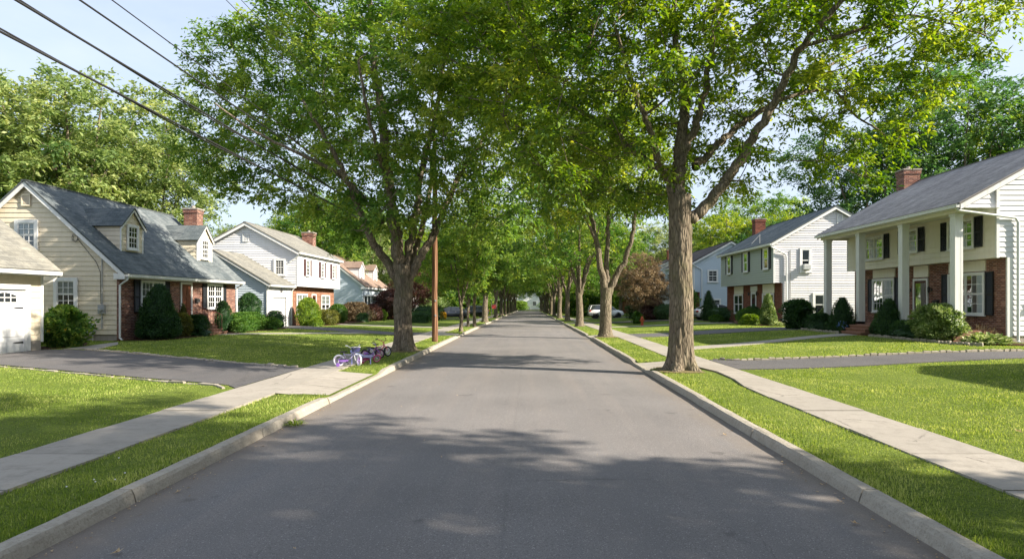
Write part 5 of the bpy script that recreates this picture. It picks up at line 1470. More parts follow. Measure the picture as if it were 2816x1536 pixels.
# left: beige house
shrub('yew_bush', 'tall dark cone shaped yew covering the front corner of the beige house', -16.95, 28.7, 2.05, 2.7, 'cone', 'yew', .075, 15000, rough=.16)
shrub('shrub', 'low green shrub with reddish tips right of the tall dark yew', -16.9, 30.35, 1.0, 1.15, 'round', 'olive', .06, 4200)
shrub('shrub', 'spreading dark shrub left of the brick front steps', -16.6, 31.3, 1.25, 1.05, 'spread', 'yew', .06, 5600, rough=.2)
shrub('shrub', 'small pointed evergreen in front of the wooden door', -17.5, 31.7, .55, 1.75, 'cone', 'olive', .05, 3000)
shrub('shrub', 'upright dark egg shaped evergreen right of the brick steps', -16.9, 34.6, .95, 1.75, 'egg', 'yew', .055, 5200)
shrub('shrub', 'small clipped green ball at the foot of the brick steps', -16.1, 34.75, .9, .8, 'round', 'box', .045, 4200, rough=.05)
shrub('hedge', 'clipped box hedge below the right window of the beige house', -16.7, 36.9, 1.3, 1.1, 'hedge', 'box', .055, 8000, d=3.2, rough=.08)
shrub('shrub', 'loose green shrub at the far end of the clipped hedge', -16.3, 39.2, 1.5, .75, 'spread', 'box', .06, 3500, rough=.2)
shrub('shrub', 'dark rounded evergreen against the pale blue garage wing', -18.0, 40.3, 1.65, 2.3, 'egg', 'yew', .07, 7000)
shrub('shrub', 'flowering shrub with purple and white blooms beside the garage door', -16.6, 40.9, 1.3, 1.15, 'round', 'yew', .06, 3600, rough=.25, flower='pinkflower', fl_n=45)
shrub('shrub', 'light green leafy shrub between beige garage and beige house', -17.5, 23.6, 1.25, 1.5, 'round', 'leaf', .11, 4200, rough=.45, flower='yellowflower', fl_n=14)
# left: white garage house
shrub('shrub', 'large round yellow green shrub at the brick front of the white garage house', -16.2, 45.9, 1.6, 2.05, 'egg', 'lime', .065, 7500)
shrub('shrub', 'small bright lime shrub in front of the large round shrub', -15.3, 45.0, .95, .62, 'spread', 'lime', .06, 2600)
shrub('shrub', 'olive mound shrub right of the large round shrub', -15.6, 48.0, 1.9, 1.15, 'round', 'olive', .06, 5000, rough=.06)
shrub('shrub', 'smaller olive ball behind the olive mound', -15.7, 50.0, 1.3, 1.1, 'round', 'olive', .06, 3600, rough=.06)
shrub('shrub', 'dark green clipped globe at the end of the brick front', -16.2, 53.0, 1.6, 1.6, 'round', 'box', .06, 5500, rough=.04)
shrub('shrub', 'wide bronze mound of cutleaf maple before the pale blue house', -16.2, 58.5, 3.2, 1.75, 'spread', 'leaf_bronze', .10, 5200, rough=.15)
shrub('shrub', 'dark green shrub between the bronze and purple mounds', -15.8, 59.6, 1.5, 1.2, 'egg', 'yew', .07, 3600)
shrub('shrub', 'low dark shrub at the foot of the bronze mound', -15.0, 56.5, 1.3, .8, 'spread', 'yew', .06, 2600)
shrub('shrub', 'purple red mound shrub left of the large forked trunk', -15.4, 61.5, 1.9, 1.6, 'egg', 'leaf_maroon', .09, 4200)
shrub('shrub', 'lime green ball beside the purple red mound', -14.8, 63.0, 1.1, 1.1, 'round', 'lime', .06, 3000)
shrub('shrub', 'tall maroon shrub partly hidden by the large forked trunk', -14.8, 68.5, 4.2, 3.2, 'egg', 'leaf_maroon', .13, 6000, rough=.3)
shrub('hedge', 'dark clipped hedge between the forked trunk and the utility pole', -10.2, 58.0, 2.6, 1.0, 'hedge', 'yew', .07, 6000, d=1.2, rough=.08)
shrub('hedge', 'higher dark hedge behind the clipped hedge', -11.0, 68.0, 3.8, 1.5, 'hedge', 'yew', .08, 5000, d=1.2, rough=.08)
shrub('shrub', 'yellow flowering shrub right of the utility pole', -10.2, 74.5, .85, .85, 'round', 'yellowflower', .06, 2600)
shrub('shrub', 'pale leafed shrub above the yellow shrub', -12.2, 81, 3.4, 2.6, 'round', 'vari', .14, 4200, rough=.3)
shrub('shrub', 'small lime shrub between the thin leaning trunks and dark thick trunk', -7.9, 78, 1.0, .9, 'round', 'lime', .08, 1800)
# right: columned house
shrub('shrub', 'large loose light leaved shrub in front of the nearest column', 16.35, 24.95, 1.65, 1.45, 'round', 'vari', .085, 6500, rough=.22)
shrub('shrub', 'low dark juniper spreading between the cone yew and light shrub', 16.3, 26.6, 1.3, .78, 'spread', 'yew', .055, 7000, d=2.6, rough=.22)
shrub('yew_bush', 'dark cone yew right of the brick steps of the columned house', 16.35, 28.4, 1.45, 1.85, 'cone', 'yew', .06, 9500, rough=.14)
shrub('yew_bush', 'dark cone yew left of the brick steps of the columned house', 16.2, 32.3, 1.55, 1.95, 'cone', 'yew', .06, 9000, rough=.16)
shrub('flower_plant', 'small blue hydrangea bloom at the edge of the dark cone yew', 15.75, 31.4, .42, .62, 'round', 'yew', .05, 700, flower='blueflower', fl_n=26, cat='flower')
shrub('shrub', 'low dark green mound at the far column of the white house', 16.0, 34.4, 1.4, .95, 'spread', 'yew', .055, 5200)
shrub('shrub', 'small yellow green shrub behind the far column', 17.0, 35.9, .8, 1.2, 'egg', 'vari', .07, 2200)
shrub('shrub', 'dark spiky leaved shrub between the two white houses', 15.9, 36.9, 1.75, 1.65, 'round', 'yew', .13, 4800, rough=.3)
# right: sage house
shrub('arborvitae', 'slender cone evergreen with golden tips at the sage house corner', 16.4, 42.9, 1.15, 2.35, 'cone', 'vari', .07, 6000, rough=.12)
shrub('shrub', 'light green low shrub left of the golden tipped cone evergreen', 15.7, 44.3, 1.4, .72, 'spread', 'lime', .07, 4000)
shrub('shrub', 'rounded green shrub below the right window of the sage house', 16.2, 46.0, 1.9, 1.15, 'round', 'box', .06, 5500, rough=.07)
shrub('shrub', 'dark shrub against the door of the sage house', 16.9, 47.3, 1.4, 1.3, 'round', 'yew', .06, 3800)
shrub('shrub', 'dark low hedge left of the sage house steps', 16.0, 52.2, 1.5, 1.15, 'hedge', 'yew', .06, 6000, d=3.0, rough=.1)
shrub('shrub', 'small green shrub in front of the dark low hedge', 15.3, 51.0, 1.2, .6, 'spread', 'box', .06, 2600)
shrub('shrub', 'dark cone evergreen behind the white sedan', 16.4, 57.0, 1.5, 2.9, 'cone', 'yew', .08, 4500)
shrub('shrub', 'leafy green shrub left of the dark cone evergreen near the sedan', 15.6, 63.0, 2.4, 3.0, 'round', 'leaf', .13, 3800, rough=.35)
rosette('hosta', 'low hosta with broad pale edged leaves at the corner of the columned house', 17.15, 23.45, 2.2, .55, 380, .34, .13, 'vari', seed=3)
rosette('seed_head_plant', 'low plants with tan seed heads below the near ground floor window', 17.9, 24.8, 1.7, .75, 260, .4, .05, 'tan_leaf', seed=4, spiky=True)
rosette('low_plant', 'small yellow green plant at the white corner of the sage house', 16.6, 41.7, 1.2, .45, 160, .3, .08, 'vari', seed=6)
# right: beyond
shrub('shrub', 'crimson shrub under the bronze maple', 12.4, 63.5, 2.4, 2.1, 'round', 'leaf_maroon', .11, 3800, rough=.3)
shrub('shrub', 'dark rounded shrub right of the bronze maple', 13.4, 61.0, 2.4, 1.5, 'round', 'yew', .08, 3800)
shrub('shrub', 'dark shrub left of the large right trunk beyond the lawn', 14.8, 62.5, 1.8, 2.0, 'egg', 'yew', .08, 3500)
shrub('hedge', 'dark hedge behind the bronze maple trunk', 12.4, 68.5, 3.6, 1.6, 'hedge', 'yew', .09, 5500, d=1.4, rough=.12)
shrub('shrub', 'small leafy green shrub behind the red hydrant', 9.3, 53.6, .85, 1.0, 'round', 'box', .08, 1600, rough=.35)
rosette('grass_clump', 'tuft of tall pale grass left of the large right trunk', 12.1, 51.5, 1.3, .8, 220, .7, .025, 'lime', seed=8, spiky=True)

# bronze maple
maple = generic(120, 6.6, .10, 1.4, 3.0, M['leaf_bronze'], M['bark_dark'], .62, 240, .16, .07, 9, 12, 5, .1)
plant_tree(maple, 'maple_tree', 'bronze leaved ornamental maple on the right lawn behind the hydrant', 'tree', 10.3, 58.0, .95, .7)
plant_tree(maple, 'maple_tree', 'second bronze maple reaching behind the large right trunk', 'tree', 13.0, 66.0, .8, 2.7)
plant_tree(maple, 'maple_tree', 'dark red maple behind the large forked left trunk', 'tree', -13.2, 72.0, .95, 1.2, leaf=M['leaf_maroon'])

# understory far down the street: copies of one shrub
big = shrub('shrub', 'far shrub under the street trees on the right', 12.5, 132, 6.0, 3.6, 'round', 'leaf', .22, 5200, 'far shrubs on the right', rough=.3)
def copy_thing(o):
    c = o.copy(); COL.objects.link(c)
    for ch in o.children:
        d_ = ch.copy(); COL.objects.link(d_); d_.parent = c
    return c
q_ = 0
for y in (98, 108, 121, 134, 148, 163, 180, 198, 218, 238, 252):
    for x in (-26, -18, -11, 9.5, 17, 26):
        q_ += 1; rr = random.Random(q_ + 50)
        if (x == 17 and y < 118) or (x == -18 and y < 104) or rr.random() < .12: continue
        xx, yy = x + rr.uniform(-1.5, 1.5), y + rr.uniform(-4, 4); c = copy_thing(big); c.location = (xx, yy, g(xx, yy) - .1); c.rotation_euler = (0, 0, rr.uniform(0, 6)); k_ = rr.uniform(.6, 1.15); c.scale = (k_, k_, k_ * rr.uniform(.8, 1.2))
        c['label'] = 'far shrub under the street trees on the %s' % ('left' if x < 0 else 'right'); c['group'] = 'far shrubs on the %s' % ('left' if x < 0 else 'right')
for i in (0, 1, 2, 3, 4, 6, 7, 8):
    xx = -22 + i * 4.6 + (2 if i > 4 else 0); c = copy_thing(big); c.location = (xx, 246 + (i % 3) * 2, g(xx, 246) - .1); c.rotation_euler = (0, 0, i); c['label'] = 'shrub in the row across the end of the street'; c['group'] = 'shrubs across the end of the street'

# ---------------------------------------------------------------- lawn blades
def pip(x, y, poly):
    inside = np.zeros(len(x), bool); n = len(poly)
    for i in range(n):
        x0, y0 = poly[i]; x1, y1 = poly[(i + 1) % n]
        if y0 == y1: continue
        c = ((y0 > y) != (y1 > y)) & (x < (x1 - x0) * (y - y0) / (y1 - y0) + x0); inside ^= c
    return inside
gv = np.vectorize(g)
def blades(seed, regions, name, near=2600, yref=4.6, power=1.45, ymax=44):
    rg = np.random.default_rng(seed); PX = []; PY = []
    for (xa, xb) in regions:
        y = 3.2
        while y < ymax:
            dy = max(.5, y * .07); yy1 = y + dy
            lim = yy1 * .90 + 1.0; a, b = max(xa, -lim), min(xb, lim)
            if b > a:
                k = int(near * (yref / max(yref, y)) ** power * (b - a) * dy); PX.append(rg.uniform(a, b, k)); PY.append(rg.uniform(y, yy1, k))
            y = yy1
    x = np.concatenate(PX); y = np.concatenate(PY)
    keep = np.ones(len(x), bool)
    for poly in NOGRASS:
        xs_ = [p[0] for p in poly]; ys_ = [p[1] for p in poly]
        bb = (x > min(xs_)) & (x < max(xs_)) & (y > min(ys_)) & (y < max(ys_)); idx = np.nonzero(bb & keep)[0]
        if len(idx): keep[idx[pip(x[idx], y[idx], poly)]] = False
    keep &= ~((x < -17.3) & (y > 15) & (y < 22.4)); keep &= ~((x > 18.4) & (y > 24.1) & (y < 35.6)); keep &= ~((x < -18) & (y > 27.5) & (y < 38.6))
    for tx, ty, tr in ((4.22, 17.3, .85), (-4.83, 24.1, .95), (4.15, 33.8, .9)):
        q = np.hypot(x - tx, y - ty); keep &= ~((q < tr * rg.uniform(.45, 1.15, len(x))) & (rg.uniform(0, 1, len(x)) < .85))
    x, y = x[keep], y[keep]; n = len(x)
    z = gv(x, y) - .02
    lf = np.array([.9 * noise.noise(Vector((a * .45, b * .45, 3))) + .5 * noise.noise(Vector((a * 1.3, b * 1.3, 5))) + .6 * noise.noise(Vector((a * 3.1, b * 3.1, 9))) for a, b in zip(x, y)])
    h = (.032 + .010 * lf) * rg.uniform(.6, 1.35, n) * (1 + np.clip((y - 8) / 60, 0, .5)); w = .0042 * np.clip(y / yref, 1, 6) ** .80 * rg.uniform(.7, 1.4, n)
    a = rg.uniform(0, 6.283, n); lean = rg.uniform(.1, .95, n); la = rg.uniform(0, 6.283, n)
    v = np.empty((n, 3, 3)); ca, sa = np.cos(a) * w, np.sin(a) * w
    v[:, 0] = np.stack([x - ca, y - sa, z], 1); v[:, 1] = np.stack([x + ca, y + sa, z], 1)
    v[:, 2] = np.stack([x + np.cos(la) * lean * h, y + np.sin(la) * lean * h, z + .02 + h * (1 - lean * .35)], 1)
    me = bpy.data.meshes.new(name); me.vertices.add(3 * n); me.vertices.foreach_set('co', v.reshape(-1).astype(np.float32))
    me.loops.add(3 * n); me.loops.foreach_set('vertex_index', np.arange(3 * n, dtype=np.int32)); me.polygons.add(n)
    me.polygons.foreach_set('loop_start', np.arange(0, 3 * n, 3, dtype=np.int32))
    try: me.polygons.foreach_set('loop_total', np.full(n, 3, dtype=np.int32))
    except Exception: pass
    me.update(calc_edges=True)
    straw = np.array([noise.noise(Vector((a * 2.4, b * 2.4, 21))) for a, b in zip(x, y)]); lf = lf + np.clip(straw - .35, 0, 1) * 1.6
    t = np.clip(.46 + .42 * lf + rg.normal(0, .20, n), 0, 1); at = me.attributes.new('tint', 'FLOAT', 'POINT'); at.data.foreach_set('value', np.repeat(t, 3).astype(np.float32))
    me.materials.append(M['grass']); o = add_mesh(name, me, None); tag(o, 'green mown grass covering verges and front lawns', 'grass', kind='stuff'); print('blades', n)
def soil_ring(x, y, r, sd_):
    m = MB(); n = 40; pts = []
    for i in range(n):
        a = 6.2832 * i / n; q = r * (1 + .35 * noise.noise(Vector((math.cos(a) * 1.7, math.sin(a) * 1.7, sd_)))); X_, Y_ = x + q * math.cos(a), y + q * math.sin(a)
        X_ = max(X_, -5.2) if x < 0 else min(X_, 4.72); X_ = min(X_, -4.18) if x < 0 else max(X_, 3.54); pts.append((X_, Y_, g(X_, Y_) + .016))
    c = (x, y, g(x, y) + .05)
    for i in range(n): m.poly([c, pts[i], pts[(i + 1) % n]])
    tag(m.build('soil', M['bare_soil'], None), kind='structure')
m_ = NT('bare_soil'); p_ = m_.pos(); f_ = m_.noise(p_, 22, 5, .75); m_.bsdf(m_.ramp(f_, [(.3, (.07, .055, .03)), (.5, (.17, .14, .07)), (.7, (.28, .23, .12))]), .95, .1, m_.bump(f_, 1.0, .02)); M['bare_soil'] = m_.mat
soil_ring(4.22, 17.3, .8, 1); soil_ring(-4.83, 24.1, .85, 2); soil_ring(4.15, 33.8, .8, 3)
blades(1, [(-30, -6.30), (-5.25, -4.15), (3.50, 4.78), (5.76, 30)], 'grass')

# ---------------------------------------------------------------- litter on the road
def litter(name, label, cat, pts, size, mat, group=None, flatz=.006):
    pass
rg = np.random.default_rng(5)
def leaf_patch():
    P = []
    for i in range(420):
        s = -1 if rg.uniform() < .6 else 1; y = 4.5 + rg.uniform() ** 1.6 * 26
        x = (-3.93 + abs(rg.normal(0, .14))) if s < 0 else (3.30 - abs(rg.normal(0, .14))); P.append((x, y, zr(x, y) + .012))
    P = np.array(P); n = len(P); a = rg.uniform(0, 6.28, n); D = np.stack([np.cos(a), np.sin(a), rg.uniform(-.1, .25, n)], 1); N = np.tile([0, 0, 1.0], (n, 1)) + rg.normal(size=(n, 3)) * .25
    me = leaf_mesh('gutter_litter', P, unit(D), unit(N), rg.uniform(.012, .05, n), rg.uniform(.006, .022, n), rg.uniform(0, 1, n), M['dry_leaf']); o = add_mesh('gutter_litter', me, None); tag(o, 'scattered leaf crumbs and grit along both gutters', 'leaf litter', kind='stuff')
leaf_patch()
def big_leaf(label, x, y, s, a, z=None):
    mb = MB(); z = (zr(x, y) + .012) if z is None else z; c = Vector((x, y, z)); d = Vector((math.cos(a), math.sin(a), 0)); n = Vector((-d.y, d.x, 0)); up = Vector((0, 0, 1))
    pts = [(-.5, 0, .0), (-.1, .12, .12), (.1, .42, .3), (.22, .16, .1), (.55, .05, .35), (.2, -.14, .12), (.05, -.38, .28), (-.12, -.1, .1)]
    q = [c + (d * u + n * v + up * w) * s for u, v, w in pts]; cc = c + up * s * .05
    for i in range(len(q)): mb.poly([cc, q[i], q[(i + 1) % len(q)]])
    o = mb.build('dry_leaf', M['dry_leaf'], None); at = o.data.attributes.new('tint', 'FLOAT', 'POINT'); at.data.foreach_set('value', [.7] * len(o.data.vertices)); tag(o, label, 'leaf', 'dry leaves lying about')
big_leaf('curled pale brown leaf on the dark road at lower left', -3.28, 4.98, .10, .4)
big_leaf('pale elongated leaf in the gutter at lower right', 2.95, 5.65, .085, 2.8)
big_leaf('dry leaf against the left kerb below the white clover', -3.7, 6.6, .07, 1.0)
for i in range(14):
    xx, yy = rg.uniform(-3.2, 3.0), rg.uniform(4.9, 16); big_leaf('small scattered dry leaf lying on the road surface', xx, yy, rg.uniform(.02, .045), rg.uniform(0, 6))
big_leaf('small dry leaf near the right gutter at the shade edge', 2.95, 9.4, .08, 2.0)
big_leaf('brown leaf on the right lawn beside the sidewalk', 6.9, 8.8, .11, 2.0, g(6.9, 8.8) + .06)
big_leaf('pale crumpled leaf on the right verge near the bottom corner', 4.38, 5.35, .12, 1.0, g(4.4, 5.3) + .06)
rosette('weed', 'small straggly weed growing from the left gutter at the kerb', -3.82, 10.2, .34, .14, 70, .14, .018, 'lime', seed=12, group='weeds')
bpy.data.objects['weed'].location.z = zr(-3.82, 10.2) + .01
# clover heads in the near left verge
for i, (x, y) in enumerate([(-4.62, 6.25), (-4.52, 6.5), (-4.45, 6.42), (-4.36, 6.75), (-4.3, 6.5), (-4.85, 7.4), (-4.9, 5.45), (-4.83, 5.6)]):
    m = MB(); z = g(x, y); m.lathe((x + .004, y, z + .048), [(.003, 0), (.008, .004), (.009, .009), (.006, .013), (.001, .015)], 8)
    tag(m.build('clover_flower', M['bwhite'], None), 'tiny white clover flower in the near left verge', 'flower', 'white clover flowers in the left verge')
# ---------------------------------------------------------------- utility poles and cables
def pole(x, y, h, r, label, arm=False):
    z = g(x, y); th = thing('utility_pole', label, 'utility pole', (x, y, z), 'utility poles')
    m = MB(); n = 24; m.tube([(x + .012 * math.sin(i * .8), y, z - .3 + (h + .3) * i / n) for i in range(n + 1)], [r * (1 - .28 * i / n) for i in range(n + 1)], 18); m.build('pole_shaft', M['pole_wood'], th, True)
    b = MB(); b.box(x - .9, x + .9, y - .06, y + .06, z + h - 1.0, z + h - .88)
    for q in (-.75, -.35, .35, .75): b.lathe((x + q, y, z + h - .88), [(.03, 0), (.05, .05), (.03, .08), (.05, .12), (.02, .16)], 8)
    b.build('crossarm', M['wood_post'], th)
    t = MB()
    for zz in (1.2, 1.9): t.box(x + .03, x + .09, y - r - .012, y - r + .01, z + zz, z + zz + .09)
    t.build('tag_plate', M['grey_metal'], th)
    return th
pole(-4.46, 29.7, 9.6, .145, 'brown wooden utility pole between the big left tree and the young tree')
pole(-7.6, 100, 10.2, .15, 'pale distant utility pole beyond the dark thick left trunk')
pole(-7.6, -24, 10.2, .15, 'utility pole behind the viewer carrying the cables')
def cable(label, X, z, r, sag=.55, dz=0.0, double=False):
    pts = []; pts2 = []; n = 60
    for i in range(n + 1):
        t = i / n; Y = -24 + 124 * t; zz = z + dz * t - sag * 4 * t * (1 - t)
        # hangs from the span poles
        pts.append((X, Y, zz)); pts2.append((X + .05 * math.cos(i * .9), Y, zz + .05 * math.sin(i * .9)))
    m = MB(); m.tube(pts, r, 6)
    if double: m.tube(pts2, r * .7, 6)
    tag(m.build('overhead_cable', M['dark_metal'], None, True), label, 'cable', 'overhead cables along the left side')
def ratio(px, py, X): return 2 + (758 - py) / (1330 - px) * (-X) * 1.0
for (lb, px, py, r, X, db) in (('lowest thick twin cable crossing the left sky', 0, 80, .021, -7.6, True), ('second thick twin cable from the bottom, over the beige house', 39, 0, .021, -7.6, True),
        ('middle cable of the five in the left sky', 203, 0, .018, -7.6, False), ('fourth thin cable entering at the top left', 285, 0, .012, -7.6, False), ('highest thin cable passing through the left tree crown', 574, 0, .008, -7.0, False), ('thin cable next to the highest one in the left tree crown', 612, 0, .007, -7.0, False)):
    cable(lb, X, ratio(px, py, X) + .50, r, .55, -.25, db)
# street lamp arm hidden high in the foliage
def lamp():
    x, y = -4.5, 76.0; z = g(x, y); th = thing('sign_post', 'thin sign post with small round red and white sign, left verge', 'sign', (x, y, z))
    m = MB(); m.bar((x, y, z - .2), (x, y, z + 2.5), .06); m.build('post', M['wood_post'], th)
    s = MB(); s.lathe((x + .28, y - .05, z + 1.55), [(.0, -.01), (.30, -.01), (.30, .01), (0, .01)], 20, 'y'); p = s.build('sign_plate', M['bwhite'], th)
    s = MB(); s.lathe((x + .28, y - .064, z + 1.55), [(.22, -.002), (.29, -.002), (.29, .002), (.22, .002)], 20, 'y'); s.build('red_ring', M['red_lamp'], p)
lamp()

# ---------------------------------------------------------------- hydrant
def hydrant(x, y):
    z = g(x, y); th = thing('fire_hydrant', 'red fire hydrant on the lawn between the sidewalk and bronze maple', 'fire hydrant', (x, y, z))
    m = MB(); m.lathe((x, y, z), [(.14, -.05), (.14, .04), (.10, .05), (.10, .46), (.135, .47), (.135, .51), (.115, .52), (.105, .60), (.07, .66), (.03, .69), (.03, .74), (.0, .745)], 18); m.build('barrel', M['hydrant'], th, False)
    for sx in (-1, 1):
        c = MB(); c.lathe((x, y, z + .38), [(.05, sx * .08), (.05, sx * .15), (.065, sx * .15), (.065, sx * .18), (.02, sx * .185), (.02, sx * .21)], 12, 'x'); c.build('side_cap', M['hydrant'], th)
    c = MB(); c.lathe((x, y, z + .34), [(.07, -.08), (.07, -.15), (.085, -.15), (.085, -.19), (.02, -.195), (.02, -.22)], 12, 'y'); c.build('front_cap', M['hydrant'], th)
hydrant(9.1, 50.2)

# ---------------------------------------------------------------- cars
def car(label, x, y, rot, paint_, L_=4.4, kind='sedan', W=1.78, plate=True):
    """body lofted from cross sections; x forward"""
    th = thing('parked_car', label, 'car', (0, 0, 0), 'parked cars')
    H = 1.44 if kind == 'sedan' else 1.62
    if kind == 'sedan': prof = [(-.5, .52, .86), (-.47, .30, .98), (-.36, .24, 1.02), (-.2, .22, .98), (0, .2, .96), (.2, .2, .95), (.34, .22, .90), (.45, .28, .78), (.5, .42, .62)]
    else: prof = [(-.5, .50, .98), (-.48, .30, 1.08), (-.36, .26, 1.08), (-.2, .24, 1.05), (0, .22, 1.03), (.2, .22, 1.02), (.32, .24, 1.0), (.45, .28, .86), (.5, .42, .66)]
    def ring(px, lo, hi, wf=1.0):
        w = W / 2 * wf; m_ = (lo + hi) / 2
        return [(px, -w * .86, lo), (px, -w, lo + .12), (px, -w, m_), (px, -w * .95, hi - .06), (px, -w * .86, hi), (px, w * .86, hi), (px, w * .95, hi - .06), (px, w, m_), (px, w, lo + .12), (px, w * .86, lo)]
    def loft(mb, rings):
        b = len(mb.v); k = len(rings[0])
        for r_ in rings: mb.v += r_
        for i in range(len(rings) - 1):
            for j in range(k):
                l = (j + 1) % k; mb.f.append((b + i * k + j, b + i * k + l, b + (i + 1) * k + l, b + (i + 1) * k + j)); mb.uv.append([(0, 0)] * 4); mb.m.append(0)
        for i in (0, len(rings) - 1): mb.f.append(tuple(b + i * k + j for j in range(k))); mb.uv.append([(0, 0)] * k); mb.m.append(0)
    mb = MB(); loft(mb, [ring(p * L_, lo, hi, 1 if abs(p) < .42 else (.97 if abs(p) < .48 else .86)) for p, lo, hi in prof])
    body = mb.build('body', paint_, th, True)
    md = body.modifiers.new('s', 'EDGE_SPLIT'); md.split_angle = R(50)
    # cabin
    if kind == 'sedan': cab = [(-.40, 1.0, 1.01), (-.24, .98, H - .04), (-.12, .98, H), (.06, .96, H - .01), (.14, .95, H - .10), (.27, .93, .96)]
    else: cab = [(-.485, 1.05, 1.07), (-.43, 1.05, H - .06), (-.2, 1.03, H), (.06, 1.02, H - .02), (.14, 1.0, H - .12), (.28, 1.0, 1.02)]
    def cring(px, lo, hi):
        w0 = W / 2 * .93; w1 = W / 2 * .72 if hi > lo + .15 else W / 2 * .88; return [(px, -w0, lo - .02), (px, -w1, hi - .04), (px, -w1 * .9, hi), (px, w1 * .9, hi), (px, w1, hi - .04), (px, w0, lo - .02)]
    mb = MB(); loft(mb, [cring(p * L_, lo, hi) for p, lo, hi in cab]); gl = mb.build('window_glass', M['dglass'], th)
    mb = MB(); tp = [c for c in cab if c[2] > H - .13]
    loft(mb, [[(p * L_, -W / 2 * .66, hi - .012), (p * L_, -W / 2 * .6, hi + .012), (p * L_, W / 2 * .6, hi + .012), (p * L_, W / 2 * .66, hi - .012)] for p, lo, hi in tp]); mb.build('roof', paint_, th)
    mb = MB()
    for sy in (-1, 1):
        for q, q2 in (((cab[0][0], cab[0][2]), (cab[1][0], H - .05)), ((-.03, 1.0), (-.03, H - .02)), ((cab[-1][0], cab[-1][2]), (cab[-2][0], cab[-2][2]))):
            mb.bar((q[0] * L_, sy * W / 2 * .93, q[1]), (q2[0] * L_, sy * W / 2 * .73, q2[1]), .06)
    mb.build('pillar', paint_, th)
    for sx in (-.31, .32):
        for sy in (-1, 1):
            w = MB(); c = (sx * L_, sy * (W / 2 - .10), .33); w.lathe(c, [(.2, -.1), (.33, -.1), (.345, -.06), (.345, .06), (.33, .1), (.2, .1)], 22, 'y'); wh = w.build('wheel', M['rubber'], th)
            w = MB(); w.lathe(c, [(.0, sy * .085), (.06, sy * .10), (.07, sy * .07), (.17, sy * .06), (.21, sy * .098), (.215, sy * .06)], 20, 'y'); w.build('rim', M['chrome'], wh)
            a = MB(); a.lathe((sx * L_, sy * (W / 2 - .015), .34), [(.0, 0), (.40, -.004), (.40, .012), (0, .016)], 22, 'y'); a.build('wheel_arch', M['rubber'], th)
    for sy in (-1, 1):
        z = .80 if kind == 'sedan' else .88
        t = MB(); t.box(-L_ * .502, -L_ * .46, sy * W / 2 * .88 - .16, sy * W / 2 * .88 + .03, z - .07, z + .09); t.build('tail_light', M['red_lamp'], th)
        t = MB(); t.box(L_ * .455, L_ * .495, sy * W / 2 * .74 - .16, sy * W / 2 * .74 + .1, .62, .72); t.build('headlight', M['chrome'], th)
        t = MB(); t.box(L_ * .15, L_ * .18, sy * (W / 2 + .02) - .09, sy * (W / 2 + .02) + .09, .98, 1.1); t.build('mirror', paint_, th)
        for q in (-.17, .03): t = MB(); t.box(q * L_, q * L_ + .16, sy * W / 2 * 1.0 - .012, sy * W / 2 * 1.0 + .012, .84, .87); t.build('door_handle', M['chrome'], th)
    t = MB(); t.box(-L_ * .505, -L_ * .49, -W * .44, W * .44, .40, .48); t.build('rear_bumper', M['dark_metal'], th)
    th.location = (x, y, g(x, y) + .03); th.rotation_euler = (0, 0, rot)
    return th
car('white wagon seen from the side behind the second right trunk', 9.6, 78.0, R(2), M['car_white'], 4.3, 'suv')
car('white sedan with red tail lamp parked right of the big right trunk', 18.0, 59.8, R(2), M['car_white'], 4.5)
car('blue car far off between the right street trunks', 8.6, 106, R(0), M['car_blue'], 4.4, 'suv')
car('silver car far off left of the blue car', 7.8, 124, R(90), M['car_silver'], 4.4)
car('dark sedan parked beyond the left hedge right of the yellow shrub', -9.6, 77.5, R(180), M['car_dark'], 4.4)
car('dark car parked between the thin leaning and thick left trunks', -8.2, 92, R(170), M['car_dark'], 4.4, 'suv')

